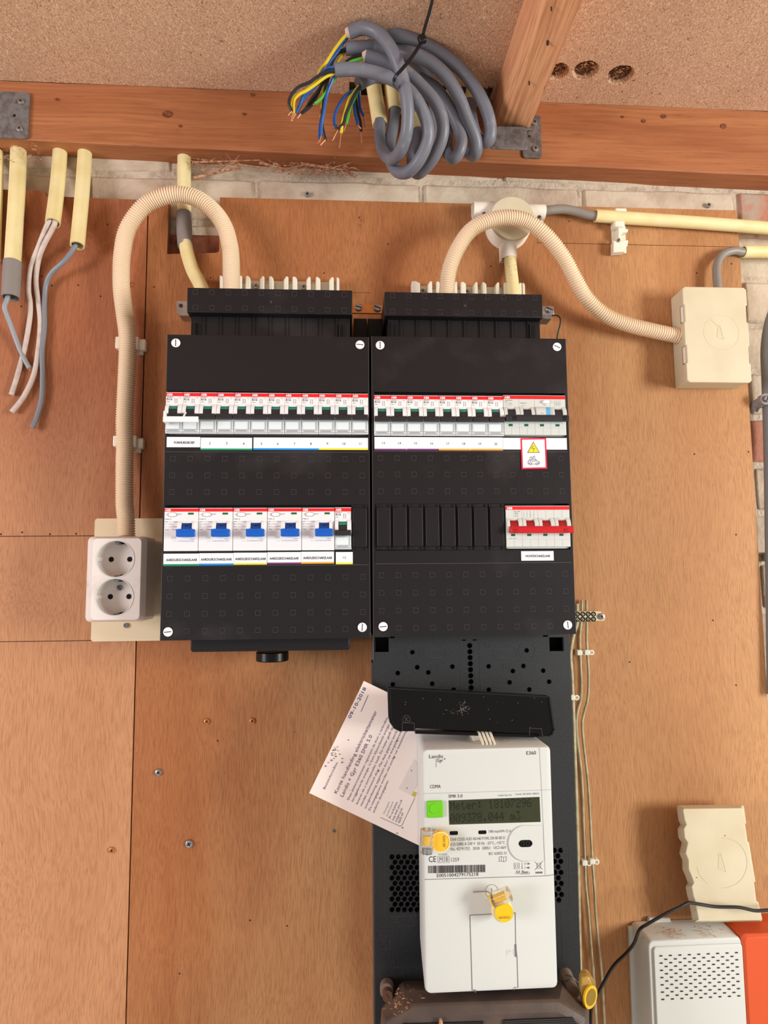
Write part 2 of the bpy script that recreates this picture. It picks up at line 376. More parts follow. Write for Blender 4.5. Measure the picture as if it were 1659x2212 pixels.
# ceiling of chipboard with a broken-out slot beside the timber and three gouged pits
slot = (P(742, 190, BF).x, P(1056, 190, BF).x)
pits = [(PZ(1205, 155, 2.157), 0.011), (PZ(1265, 152, 2.157), 0.0125), (PZ(1340, 163, 2.156), 0.013)]
xs = [-1.2+0.05*i for i in range(60)]; xs = sorted(set([round(x, 4) for x in xs]+[round(0.36+0.002*i, 4) for i in range(115)]))
ys = [BF-0.05*i for i in range(2, 50)]; ys = sorted(set([round(y, 4) for y in ys]+[round(BF-0.002*i, 4) for i in range(51)]))
mb = MB(); rg = random.Random(3)
jag = {}
def inslot(x, y):
    kx = int(x*500); jag.setdefault(kx, rg.uniform(-0.0015, 0.0015))
    return slot[0] < x < slot[1] and y > BF-0.022+jag[kx]
V = []
for y in ys:
    for x in xs:
        z = zc(x)
        for c, r in pits:
            d = math.hypot(x-c.x, (y-c.y)*1.0)
            if d < r*1.2: z += max(0, min(1, (r*1.2-d)/(r*0.35)))*(0.011+rg.uniform(-0.003, 0.004))
        V.append((x, y, z))
nx = len(xs); F_ = []
for j in range(len(ys)-1):
    for i in range(nx-1):
        if not inslot((xs[i]+xs[i+1])/2, (ys[j]+ys[j+1])/2): F_.append((j*nx+i, j*nx+i+1, (j+1)*nx+i+1, (j+1)*nx+i))
mb.add(V, F_)
ceil = part('ceiling', mb, CHIP, loc=(0, 0, 2.16)); struct(ceil)
s_ = MB(); s_.box(-1.3, 2.0, -2.7, 0.05, 2.185, 2.2); part('ceiling_backing', s_, CHIP, ceil)
s_ = MB(); s_.box(slot[0]-.01, slot[1]+.01, BF-.03, BF-.028, 2.1635, 2.185)
part('slot_edge', s_, DIRT_HOLE, ceil)
for c, r in pits:
    s_ = MB(); s_.extr([(c.x+r*(.88+.12*rg.uniform(-1, 1))*math.cos(a), c.y+r*(.88+.12*rg.uniform(-1, 1))*math.sin(a), zc(c.x)+.0035) for a in [k*math.pi/10 for k in range(20)]], (0, 0, .0004)); part('pit_shade_disc', s_, mat('pit_shade', (104, 66, 42), .95, noise=((70, 42, 26), 260, .4, .6), bump=1, bscale=500), ceil)  # dark disc near each pit mouth, the shade of its depth painted on
s_ = MB()
for c, r in pits:
    for k in range(46):
        a = rg.uniform(0, 6.28); q = r*math.sqrt(rg.random())*1.05; p = Vector((c.x+q*math.cos(a), c.y+q*math.sin(a), zc(c.x)+0.0030-0.003*(q/r)))
        d = Vector((rg.uniform(-1, 1), rg.uniform(-1, 1), rg.uniform(-0.6, 0.2)))*0.0022; w = Vector((rg.uniform(-1, 1), rg.uniform(-1, 1), 0))*0.0006
        s_.extr([p-d-w, p+d-w, p+d+w, p-d+w], (0, 0, 0.0004))
stuff(part('torn_fibres', s_, SHAV, ceil))
mb = MB(); mb.box(-1.6, 2.0, -2.7, 0.1, -0.05, 0.0); struct(part('floor', mb, CONC))
# ---------------------------------------------------------------- timber plate along the wall
def grid_beam(x0, x1, n=40):
    mb = MB(); rings = []
    for i in range(n+1):
        x = x0+(x1-x0)*i/n; e = 0.0006*rg.uniform(-1, 1)
        rings.append([Vector((x, BF+e, zb(x)+0.002)), Vector((x, BF+0.0015, zb(x)+e)), Vector((x, BK+.002, zb(x))), Vector((x, BK+.002, zc(x)-.0003)), Vector((x, BF+e, zc(x)-.0003))])
    return mb.loft(rings)
beam = tag(part('timber_beam', grid_beam(-1.0, 1.6), BEAM, loc=(0.2, 0, 2.07)), 'reddish brown horizontal timber fixed along the wall under the chipboard ceiling', 'beam')
kn = MB()
for px, py, r in ((362, 247, .0058), (124, 215, .002), (390, 273, .002), (1433, 252, .0035), (1390, 262, .003), (1562, 273, .0045), (1345, 253, .002), (545, 205, .0025), (527, 247, .0022)):
    c = P(px, py, BF); vs = [(c.x+r*1.0*(1+.15*rg.uniform(-1, 1))*math.cos(a), BF-.0009, c.z+r*.8*math.sin(a)) for a in [k*.52 for k in range(12)]]
    kn.extr(vs, (0, .0006, 0))
part('knot', kn, mat('knot_wood', (130, 74, 44), 0.6, noise=((92, 48, 28), 300, .4, .6)), beam)
sp = MB()
def sliver(mb, p, L, w, curl=1.0, flat=0.4):
    d = Vector((rg.uniform(-1, 1), rg.uniform(-.5, .3), rg.uniform(-flat, flat))).normalized(); pts = []
    q = Vector(p)
    for k in range(5):
        pts.append(q.copy()); q += d*L/4; d = (d+Vector((rg.uniform(-.5, .5), rg.uniform(-.4, .3), rg.uniform(-.6, .5)))*curl).normalized()
    n = Vector((0, rg.uniform(.2, 1), rg.uniform(-1, 1))).normalized()*w
    vs = [p_-n*(1-.2*k) for k, p_ in enumerate(pts)]+[p_+n*(1-.2*k) for k, p_ in enumerate(pts)]
    mb.add(vs, [(k, k+1, 6+k, 5+k) for k in range(4)])
for k in range(330):
    px = rg.choice([rg.uniform(420, 520), rg.uniform(560, 700), rg.uniform(640, 770)]); py = 351+(px-420)*.045+rg.uniform(-8, 16)
    sliver(sp, P(px, py, rg.uniform(-.012, .006)), rg.uniform(.004, .016), rg.uniform(.0003, .0011))
for k in range(60):
    px = rg.choice([rg.uniform(0, 90), rg.uniform(60, 90)]); sliver(sp, P(px, rg.uniform(310, 350), -.015), rg.uniform(.004, .01), .0005)
stuff(part('torn_wood_fibres', sp, SHAV, beam))
sp = MB()
for (ax, ay), (bx, by), w in (((418, 386), (520, 362), .002), ((415, 352), (560, 347), .0012), ((560, 352), (640, 372), .0016), ((650, 355), (742, 368), .0022), ((600, 372), (660, 356), .0014), ((480, 352), (560, 362), .0016), ((742, 366), (768, 384), .003), ((690, 372), (760, 352), .0012)):
    a = P(ax, ay, .002); b = P(bx, by, -.004); n = Vector((0, 0, w)); sp.extr([a-n, b-n*.3, b+n*.3, a+n], (0, -.0015, 0))
part('wood_splinter', sp, SHAV, beam)
# joist
jx0, jx1 = P(1066, 316, BF).x, P(1127, 316, BF).x; jz = P(1127, 317, BF).z; jz0 = P(1066, 283, BF).z
mb = MB(); rings = []
for i in range(31):
    y = BF-.0005-.7*i/30; e = rg.uniform(-.0008, .0008)
    rings.append([Vector((jx0+e*.3, y, jz0+e)), Vector((jx0+.003+e*.5, y, jz0-.005+e)), Vector((jx0+.006, y, jz+.009)), Vector((jx1, y, jz)), Vector((jx1, y, zc(jx1)-.0004)), Vector((jx0, y, zc(jx0)-.0004))])
mb.loft(rings); joist = tag(part('ceiling_joist', mb, JOIST, loc=(jx0, BF, jz)), 'sawn orange-brown joist running from the wall timber towards the viewer', 'joist')
kn = MB()
for px, py, r in ((1191, 16, .0008), (1183, 90, .0014), (1143, 177, .0009), (1094, 307, .0012)):
    c = PZ(px, py, jz+.004); kn.cyl((c.x, c.y, c.z+.0005), (0, 0, -1), r, .004, 8)
stuff(part('nail_hole', kn, DIRT_HOLE, joist))
# joist hangers
def pan_screw(mb, hl, c, r, ax=(0, -1, 0)):
    c = Vector(c); mb.loft([[c+Vector((rr*math.cos(a), -d, rr*math.sin(a))) for a in [k*math.pi/8 for k in range(16)]] for rr, d in ((r, 0), (r, r*.25), (r*.85, r*.5), (r*.5, r*.62), (0.0001, r*.65))])
    for a in (.6, .6+math.pi/2):
        u = Vector((math.cos(a), 0, math.sin(a))); w = Vector((-u.z, 0, u.x))
        q = c+Vector((0, -r*.66, 0)); hl.extr([q-u*r*.5-w*r*.12, q+u*r*.5-w*r*.12, q+u*r*.5+w*r*.12, q-u*r*.5+w*r*.12], (0, r*.2, 0))
def screws(parent, pts, Y, r, name='screw'):
    for px, py in pts:
        a, h = MB(), MB(); pan_screw(a, h, P(px, py, Y), r); s = part(name, a, STEEL, parent, smooth=True); part('cross_recess', h, HOLE, s)
g = thing('joist_hanger', 'zinc-plated joist hanger holding the joist end at the wall timber', 'bracket', (jx1, BF, jz))
a, b = P(1119, 250, BF), P(1169, 344, BF); fl = MB(); fl.prism(rrect(jx1+.0005, b.x, b.z, a.z, .004), BF-.0006, BF-.0026); o = part('flange', fl, GALV, g)
c = P(1142, 295, BF-.002); q = MB(); q.cyl((c.x, -.03, c.z), (0, 1, 0), .0022, .013, 14); cut(o, q)
a, b = P(1036, 318, -.03), P(1117, 352, -.03); fl = MB(); fl.prism(rrect(jx0-.014, jx1-.004, b.z, jz-.0005, .004), -.055, -.0572)
fl.box(jx0-.004, jx1+.001, -.055, BF-.0006, jz-.0022, jz-.0004); fl.box(jx1+.0002, jx1+.002, -.055, BF-.0006, jz-.002, jz+.012)
part('seat', fl, GALV, g, bevel=.0006)
screws(g, ((1154, 265), (1156, 322)), BF-.0026, .0042)
a, b = P(-40, 199, BF), P(62, 302, BF)
g = thing('joist_hanger', 'dull zinc bracket plate with two screws at the left end of the timber', 'bracket', (a.x, BF, b.z))
fl = MB(); fl.prism(rrect(a.x, b.x, b.z, a.z, .004), BF-.0005, BF-.0025); o = part('flange', fl, GALV, g)
c = P(31, 250, BF-.002); q = MB(); q.cyl((c.x, -.03, c.z), (0, 1, 0), .0022, .013, 14); cut(o, q)
screws(g, ((46, 220), (43, 279)), BF-.0025, .0042)
# ---------------------------------------------------------------- plywood boards
def board(name, poly, label, m_, g=None):
    mb = MB(); mb.prism(poly, 0.0, 0.012); return tag(part(name, mb, m_, loc=(sum(p[0] for p in poly)/len(poly), .012, min(p[1] for p in poly))), label, 'board', g)
xs_ = P(313, 700, 0).x; ga = .0008
zt1 = P(150, 428, 0).z; zA = P(100, 1158, 0).z; zB = P(100, 1385, 0).z; zbot = P(800, 2330, 0).z; xl = -.42
ul = board('plywood_board', [(xl, zA+.0004), (xs_-ga, zA+.0004), (xs_-ga, zt1), (P(100, 430, 0).x, zt1+.002), (P(95, 415, 0).x, P(95, 412, 0).z), (xl, P(0, 408, 0).z)], 'upper left reddish plywood board behind the dangling cables', PLYL)
ml = board('plywood_board', [(xl, zB+.0004), (xs_-ga, zB+.0004), (xs_-ga, zA-.0004), (xl, zA-.0004)], 'short plywood board left of and behind the double socket', PLYL)
ll = board('plywood_board', [(xl, zbot), (xs_-ga, zbot), (xs_-ga, zB-.0004), (xl, zB-.0004)], 'lower left plywood board below the socket', PLYL)
xr_ = P(1595, 500, 0).x; zt = P(900, 437, 0).z
n0, n1, nz = P(362, 500, 0).x, P(474, 500, 0).x, P(400, 548, 0).z
mr = board('plywood_board', [(xs_+ga, zbot), (xr_, zbot), (xr_, zt), (n1, zt), (n1, nz+.004), (n1-.004, nz+.002), (n0, nz-.001), (n0, zt1), (xs_+ga, zt1)], 'large plywood board carrying the black panels, meter and junction boxes', PLY)
sc = MB(); a, b = P(1160, 524, 0), P(1592, 533, 0); sc.box(a.x, b.x, -.0003, 0, a.z-.0004, a.z+.0001); part('scored_line', sc, DIRT_HOLE, mr)
sc = MB(); a, b = P(720, 631, 0), P(800, 631, 0); sc.box(a.x, b.x, -.0003, 0, a.z-.0002, a.z+.0001); part('scored_line', sc, DIRT_HOLE, mr)
hl = MB()
for px, py in ((776, 470), (838, 527), (1500, 981), (1590, 1155), (1617, 976), (1060, 575), (700, 590), (455, 600), (1230, 478), (1590, 1480), (1540, 1340), (1360, 1430), (1580, 570), (1505, 590), (333, 620), (540, 1988), (388, 2103), (470, 1600), (620, 2000)):
    c = P(px, py, 0); hl.cyl(c+Vector((0, 0.0, 0)), (0, -1, 0), .0010, .0003, 7)
stuff(part('nail_hole', hl, DIRT_HOLE, mr))
hl = MB()
for px, py in ((2, 1154), (48, 1150), (108, 1154), (164, 1153), (232, 485), (112, 617), (169, 616), (46, 662), (217, 640), (91, 597)):
    c = P(px, py, 0); hl.cyl(c, (0, -1, 0), .0011, .0003, 7)
stuff(part('nail_hole', hl, DIRT_HOLE, ul))
sp = MB()
for k in range(46):                         # curls of raised veneer and stuck shavings
    px, py = rg.choice([(rg.uniform(730, 790), rg.uniform(1480, 1700)), (rg.uniform(300, 345), rg.uniform(960, 1010)), (rg.uniform(520, 800), rg.uniform(433, 450)), (rg.uniform(600, 760), rg.uniform(1500, 1900)), (rg.uniform(1400, 1620), rg.uniform(950, 1200))])
    sliver(sp, P(px, py, -.001), rg.uniform(.002, .006), rg.uniform(.0002, .0005), 1.0, 1.0)
for k in range(12): sliver(sp, P(780+rg.uniform(-6, 6), 470+k*2.5, -.0012), .005, .0003, .4, 2)
stuff(part('veneer_splinters', sp, SHAV, mr))
# batten seen through the notch behind the conduit
mb = MB(); a, b = P(350, 450, .013), P(480, 560, .013); mb.box(a.x, b.x, .0122, .0188, b.z, P(400, 508, .013).z)
tag(part('wood_batten', mb, mat('dark_batten', (150, 88, 60), .7, noise=((110, 60, 40), 60, .4, .6))), 'brown batten strip seen in the notch behind the coupled conduit', 'batten')
# loose screws in the boards
for px, py, lab, r in ((343, 1668, 'screw in the lower left area just right of the board seam', .0042), (409, 1822, 'shiny cross-head screw low in the large board, largest of the loose screws', .0048),
                    (447, 1558, 'brass-coloured screw below the left panel, left of its twin', .0036), (545, 1557, 'brass-coloured screw below the left panel, right of its twin', .0036), (242, 1836, 'screw in the lower left board near the seam', .0036), (282, 615, 'screw half hidden beside the flexible conduit loop', .0036), (720, 1795, 'small grey screw left of the perforated meter board', .0022)):
    t = thing('wood_screw', lab, 'screw', P(px, py, 0)); a_, h_ = MB(), MB(); pan_screw(a_, h_, P(px, py, -.0001), r); part('head', a_, STEEL if r > .004 or r < .003 else BRASS, t, smooth=True); part('cross_recess', h_, HOLE, t)
# ================================================================ DISTRIBUTION BOARDS
FY = -0.110                                   # front of the covers
K = 0.001
def knock_mesh():
    mb = MB(); a, w = 2.7*K, .28*K
    for x0, x1, z0, z1 in ((-a, a, a-w, a), (-a, a, -a, -a+w), (-a, -a+w, -a, a), (a-w, a, -a, a)): mb.box(x0, x1, -.0003, 0.0002, z0, z1)
    return mb
_kn = [None]
def knockout(parent, p):
    if _kn[0] is None:
        o = part('knockout', knock_mesh(), EDGE, None, world=False, loc=Vector((0, 0, 0))); _kn[0] = o
    else:
        o = _kn[0].copy(); COL.objects.link(o)
    o.parent = parent; o.location = Vector(p)-org(parent)
def cap_screw(parent, px, py, ang, r=.0049, Y=FY):
    c = P(px, py, Y); mb = MB()
    mb.loft([[c+Vector((q*math.cos(a), -d, q*math.sin(a))) for a in [k*math.pi/12 for k in range(24)]] for q, d in ((r, -.001), (r, .0006), (r*.9, .0011), (.0001, .0012))])
    s = part('cover_screw', mb, CAPW, parent, smooth=True); u = Vector((math.cos(ang), 0, math.sin(ang))); w = Vector((-u.z, 0, u.x)); q = c+Vector((0, -.00125, 0)); h = MB()
    h.extr([q-u*r*.75-w*r*.09, q+u*r*.75-w*r*.09, q+u*r*.75+w*r*.09, q-u*r*.75+w*r*.09], (0, .0003, 0)); part('slot', h, INK, s)
    h = MB(); h.ring((c.x, 0, c.z), r, r*1.12, FY-.0002, FY+.0005); part('screw_recess', h, HOLE, parent)
def wear(c1, seed):
    return None
def make_board(side, X0, ztop, zbot_, rows, label, kgrid, srows, top):
    X1_ = X0+.22; g = thing('distribution_board', label, 'electrical panel', ((X0+X1_)/2, 0, zbot_))
    (a0, a1), (b0, b1) = rows
    xi, xo = X0+.0052, X1_-.0042
    mb = MB(); t = FY+.003
    mb.box(X0, X1_, FY, t, a0, ztop); mb.box(X0, X1_, FY, t, b0, a1); mb.box(X0, X1_, FY, t, zbot_, b1)
    for zz0, zz1 in ((a1, a0), (b1, b0)):
        mb.box(X0, X0+.0022 if side == 0 else X0+.003, FY, t, zz0, zz1); mb.box(X1_-.0022 if side == 0 else X1_-.003, X1_, FY, t, zz0, zz1)
    for q in ((X0, X0+.003), (X1_-.003, X1_)): mb.box(q[0], q[1], t, -.045, zbot_, ztop)
    mb.box(X0, X1_, t, -.045, ztop-.003, ztop); mb.box(X0, X1_, t, -.045, zbot_, zbot_+.003)
    cover = part('front_cover', mb, BLACK, g)
    mb = MB(); mb.box(X0+.001, X1_-.001, -.1, -.092, zbot_+.004, ztop-.004); mb.box(X0+.004, X1_-.004, -.045, -.0004, zbot_+.01, ztop-.01)
    part('housing', mb, BLACKD, g)
    for xx in (X0, X1_-.0005): e = MB(); e.box(xx, xx+.0005, FY-.00012, FY+.0003, zbot_, ztop); part('cover_edge_highlight', e, EDGE, g)  # thin pale strips standing in for the highlight along the cover edges
    # knockouts
    xa, xb, n = kgrid
    for py, skip in srows:
        for i in range(n):
            if i in skip: continue
            pa = P(575 if side == 0 else 1020, py, FY)
            knockout(cover, (xa+(xb-xa)*i/(n-1), FY, pa.z))
    return g, cover
def zrow(side, y): return P(575 if side == 0 else 1020, y, FY).z
kxL = (P(373, 991, FY).x, P(782, 990, FY).x, 12); kxR = (P(822, 990, FY).x, P(1212, 989, FY).x, 12)
rowsL = ((zrow(0, 846), zrow(0, 942)), (zrow(0, 1091), zrow(0, 1189))); rowsR = ((zrow(1, 848), zrow(1, 942)), (zrow(1, 1088), zrow(1, 1188)))
gL, cL = make_board(0, 0.0, 1.8, 1.4705, rowsL, 'left black distribution board with two rows of breakers', kxL, ((991, ()), (1027, ()), (1063, ()), (1248, ()), (1286, ()), (1324, ()), (1361, (0, 11))), None)
gR, cR = make_board(1, 0.2228, 1.80105, 1.4716, rowsR, 'right black distribution board with the red main switch', kxR, ((990, (9, 10)), (1025, ()), (1061, ()), (1241, ()), (1279, ()), (1317, ()), (1354.5, (0, 11))), None)
for a in ((380, 741, math.pi/2), (777.5, 745, -.08), (363, 1365, .1), (782.5, 1355, 1.5)): cap_screw(gL, *a)
for a in ((821, 746, math.pi/2), (1203, 749.5, -.45), (827.5, 1353.5, .08), (1226, 1350, 1.65)): cap_screw(gR, *a)
# shrouds above, with knockouts and ribs
def shroud(g, x0, x1, yt, yb, rx0, rx1, xk0, xk1, yk, side):
    cx = (x0+x1)/2; Y = -.098; zt_, zb_ = P(cx, yt, Y).z, P(cx, yb, Y).z; xa, xb = P(x0, (yt+yb)/2, Y).x, P(x1, (yt+yb)/2, Y).x
    mb = MB(); mb.box(xa, xb, Y, -.012, zb_+.001, zt_); s = part('cable_shroud', mb, BLACK, g, bevel=.0008)
    for row in yk:
        for i in range(10):
            q = P(xk0+(xk1-xk0)*i/9, row[0]+(row[1]-row[0])*i/9, Y); knockout(s, q)
    q = P((xk0+xk1)/2+3, (yt+yb)/2+1, Y); mb = MB(); mb.ring((q.x, 0, q.z), .0006, .0014, Y-.0003, Y+.0003, 14); part('moulded_mark', mb, EDGE, s)
    Y2 = -.086; ra, rb = P(rx0, yb+20, Y2).x, P(rx1, yb+20, Y2).x; mb = MB(); mb.box(ra, rb, Y2, -.02, 1.785, zb_+.0015); r = part('ribbed_flap', mb, BLACK, g)
    for i in range(1, 11 if side else 11):
        x = P(xk0-16+(xk1-xk0)*i/9, yb+20, Y2).x
        if x < rb-.004:
            m2 = MB(); m2.box(x-.0009, x+.0009, Y2-.0016, Y2+.001, 1.786, zb_+.0012); part('rib', m2, BLACK, r, bevel=.0003)
    for xx in (ra+.008, rb-.0085):
        m2 = MB(); m2.box(xx-.0027, xx+.0027, Y2-.0006, Y2+.001, 1.786, P(cx, 702, Y2).z); part('notch', m2, HOLE, r)
        m2 = MB(); m2.box(xx-.0042, xx-.0028, Y2-.003, Y2+.001, 1.786, P(cx, 700, Y2).z); part('catch', m2, BLACK, r)
    m2 = MB(); m2.box(ra-.009, rb+(.006 if side == 0 else .003), -.03, -.0005, 1.74, zb_-.001); part('back_plate', m2, BLACKD, g)
shroud(gL, 404, 761, 624, 679, 413, 756, 421.8, 743.5, ((631, 636.5), (664, 670)), 0)
shroud(gR, 831, 1172, 633, 686, 838, 1166, 848, 1156, ((638.5, 644), (672.5, 677.5)), 1)
a, b = P(764, 688, -.03), P(836, 722, -.03); mid = .2214
m2 = MB(); m2.box(mid+.0005, b.x, -.03, -.01, 1.78, a.z); m2.box(mid+.001, P(826, 690, -.034).x, -.034, -.028, 1.78, a.z-.003); part('housing_neck', m2, BLACKD, gR)
m2 = MB(); m2.box(a.x, mid-.0005, -.03, -.01, 1.78, a.z)
m2.box(P(764, 690, -.034).x, P(789, 690, -.034).x, -.034, -.028, 1.78, a.z-.003)
part('housing_neck', m2, BLACKD, gL)
# label carriers and gland cover below the left board
def carrier(g, x0, x1, y0, y1):
    mb = MB(); pbox(mb, x0, x1, y0, y1, FY-.0003, FY+.001); part('label_carrier', mb, BLACK, g)
    mb = MB(); a = P(x0, y1, FY); b = P(x1, y1, FY); mb.box(a.x, b.x, FY-.0005, FY, a.z-.0003, a.z+.0002); part('carrier_edge', mb, EDGE, g)
carrier(gL, 359, 796, 943, 976); carrier(gL, 353, 797, 1190, 1223); carrier(gR, 807, 1226, 943, 975); carrier(gR, 811, 1234, 1190, 1218)
mb = MB(); a, b = P(411, 1409, -.085), P(756, 1409, -.085)
mb.prism([(a.x, 1.475), (a.x, a.z+.002), (a.x+.002, a.z), (b.x-.002, a.z), (b.x, a.z+.002), (b.x, 1.475)], -.085, -.01); part('gland_cover', mb, BLACK, gL, bevel=.0015)
mb = MB(); c = P(588.5, 1409, -.045); mb.cyl((c.x, -.045, c.z+.001), (0, 0, -1), .0185, .0105, 40)
k_ = part('cable_gland', mb, BLACKG, gL, bevel=.001)
# ---------------------------------------------------------------- stickers with printed text
def sticker(g, name, x0, x1, y0, y1, stripes=(), texts=(), label=None, dy=0.0006, h=5.2, slope=0):
    Y = FY-dy; mb = MB(); pbox(mb, x0, x1, y0, y1, Y, Y+.0003); s = part(name, mb, PAPERW, g, label=label)
    for m_, a, b in stripes:
        q = MB(); pbox(q, a, b, y1-3.2, y1+.4, Y-.0001, Y+.0001); part('colour_stripe', q, m_, s)
    if texts:
        q = MB()
        for t, cx, yb, w in texts:
            o = P(cx, yb, Y-.00015); put_text(q, t, o, X1, Z1, mm(h, Y)/.7, 'c', bold=.02 if w > 10 else 0, fit=mm(w, Y))
        part('lettering', q, INK, s)
    return s
sticker(gL, 'label_strip', 360, 432.5, 944, 966, (), (('FORNUISGROEP', 398, 958.5, 44),), 'white label reading FORNUISGROEP')
sticker(gL, 'label_strip', 433.5, 544.5, 945.5, 972, ((SG, 433.5, 544.5),), (('2', 453, 960, 3.8), ('3', 489.5, 960, 3.6), ('4', 526, 961, 4.2)), 'white label 2 3 4 with a green stripe')
sticker(gL, 'label_strip', 547.5, 795, 945.5, 971.5, ((SB, 547.5, 689), (SY, 689, 795)), (('5', 564.5, 961, 3.6), ('6', 600, 961, 3.8), ('7', 636, 961, 3.6), ('8', 671.5, 961, 3.8), ('9', 707, 961, 3.8), ('10', 742.5, 961, 7.4), ('11', 777.5, 961, 6)), 'white label 5 to 11 with blue and yellow stripes')
sticker(gR, 'label_strip', 809, 1086, 944.5, 972.5, ((SP, 809, 878.3), (SP, 879, 948), (SO, 948.3, 1016), (SO, 1017, 1086)), tuple((str(13+i), 828+34.7*i, 959.5+.3*i, 7.2) for i in range(8)), 'white label 13 to 20 with purple and orange stripes')
sticker(gR, 'label_strip', 1086.5, 1224.5, 946, 971, (), (), 'blank white label behind the warning sticker')
q = MB(); pbox(q, 812, 1084, 950.5, 964.5, FY-.0009, FY-.0006); 
for i, (x0, x1, c, m_) in enumerate(((353, 430, 392.5, SG), (430.5, 504, 467.5, SB), (504.5, 576.5, 541.5, SY), (577.5, 650, 614, SP), (650.5, 721.5, 686.5, SO))):
    d = -i*1.1
    sticker(gL, 'label_strip', x0, x1, 1196+d, 1221.5+d, ((m_, x0, x1),), (('AARDLEKSCHAKELAAR', c, 1212+d, 65 if i < 3 else 62),), 'white label reading AARDLEKSCHAKELAAR with a '+('green', 'blue', 'yellow', 'purple', 'orange')[i]+' stripe')
sticker(gL, 'label_strip', 725.5, 762, 1192.5, 1218.5, ((SY, 725.5, 762),), (('12', 743.5, 1207, 7.4),), 'white label 12 with a yellow stripe')
sticker(gR, 'label_strip', 1126, 1196, 1190.5, 1211, (), (('HOOFDSCHAKELAAR', 1162, 1203.5, 55),), 'white label reading HOOFDSCHAKELAAR')
# warning sticker
Y = FY-.001; a, b, c, d = P(1124.5, 946.5, Y), P(1179.5, 946, Y), P(1182, 1012.5, Y), P(1127, 1013.5, Y)
q = MB(); q.extr([a, b, c, d], (0, .0003, 0)); ws = part('warning_sticker', q, REDB, gR, label='white sticker with red border, high-voltage triangle and electric car')
def quad(mb, pts, Y, t=.0002): mb.extr([P(x, y, Y) for x, y in pts], (0, t, 0))
q = MB(); quad(q, [(1127.7, 949.8), (1176.3, 949.2), (1178.6, 1009.2), (1130, 1010.2)], Y-.0001); part('white_field', q, PAPERW, ws)
q = MB(); quad(q, [(1151.8, 954), (1166, 978), (1139, 978.2)], Y-.0002); part('triangle_border', q, INK, ws)
q = MB(); quad(q, [(1151.8, 956), (1164, 976.8), (1141, 977)], Y-.0003); part('triangle', q, SY, ws)
def stroke(mb, pts, w, Y):
    for (x0, y0), (x1, y1) in zip(pts, pts[1:]):
        L = math.hypot(x1-x0, y1-y0) or 1; nx_, ny_ = -(y1-y0)/L*w/2, (x1-x0)/L*w/2; ex, ey = (x1-x0)/L*w*.3, (y1-y0)/L*w*.3
        mb.extr([P(x0+nx_-ex, y0+ny_-ey, Y), P(x1+nx_+ex, y1+ny_+ey, Y), P(x1-nx_+ex, y1-ny_+ey, Y), P(x0-nx_-ex, y0-ny_-ey, Y)], (0, .0001, 0))
def arc(cx, cy, r, a0, a1, n=12, ry=None): return [(cx+r*math.cos(math.radians(a0+(a1-a0)*k/n)), cy+(ry or r)*math.sin(math.radians(a0+(a1-a0)*k/n))) for k in range(n+1)]
q = MB(); yy = Y-.0005
stroke(q, [(1152, 962.5), (1148.6, 968.8), (1154.8, 968.5), (1151.6, 974.5)], .7, yy)
stroke(q, [(1143.5, 1002.5), (1141.3, 1002), (1141, 997), (1145.2, 992), (1148.5, 991.2), (1156.5, 991), (1160.5, 996), (1165, 997.3), (1165.7, 1001), (1163.5, 1002.4)], .8, yy)
stroke(q, [(1149.3, 1002.6), (1157.3, 1002.6)], .8, yy); stroke(q, arc(1146.4, 1001.8, 2.4, 0, 360), .75, yy); stroke(q, arc(1160.3, 1001.8, 2.4, 0, 360), .75, yy)
stroke(q, [(1145.4, 997), (1147.8, 993.2), (1154.8, 993), (1157, 996.6), (1145.4, 997)], .6, yy); stroke(q, [(1151, 993), (1151, 996.8)], .5, yy)
stroke(q, [(1150.8, 991), (1150.8, 988.6), (1145.2, 988.6), (1145.2, 987), (1153, 987)], .6, yy); stroke(q, arc(1154.6, 986.6, 1.7, 60, 300), .6, yy); stroke(q, [(1155.6, 985.7), (1157, 985.7)], .5, yy); stroke(q, [(1155.6, 987.6), (1157, 987.6)], .5, yy)
part('symbols', q, INK, ws)
# ---------------------------------------------------------------- modular devices (local mm: x right, y out of the wall, z down from the top edge)
def bx(mb, x0, x1, yf, yb, z0, z1): return mb.box(x0*K, x1*K, -yf*K, -yb*K, -z1*K, -z0*K)
def lt(mb, s, x, z, h, y=4.1, fit=None, align='l', bold=0): return put_text(mb, s, Vector((x*K, -y*K, -z*K)), X1, Z1, h*K/.7, align, bold, fit*K if fit else None)
def prof(mb, x0, x1, pts):   # profile in (y out, z down), swept along x
    return mb.extr([(x0*K, -y*K, -z*K) for y, z in pts], ((x1-x0)*K, 0, 0))
def module_housing(mb, x0, w):   # arched toggle surround in white
    a = [(3.5, 13.4), (4.6, 13.6), (6.2, 15.4), (7.8, 18), (8.8, 22), (8.6, 26), (6, 28.6), (3.5, 29)]
    prof(mb, x0+.15, x0+w*.22, a); prof(mb, x0+w*.74, x0+w-.15, a); prof(mb, x0+w*.22, x0+w*.74, [(3.5, 13.4), (4.6, 13.6), (5, 14), (5.2, 15.6), (3.5, 16)])
def toggle(mb, x0, w, bar=True, x1=None):
    prof(mb, x0+w*.23, x0+w*.73, [(3, 16), (5.2, 16.6), (7.4, 20), (8, 26), (3, 27)])
    if bar: prof(mb, x0+.5, x0+w-.5, [(6, 25.2), (10.2, 25), (12.2, 26.2), (13, 30.4), (12.2, 31.3), (6.5, 31)])
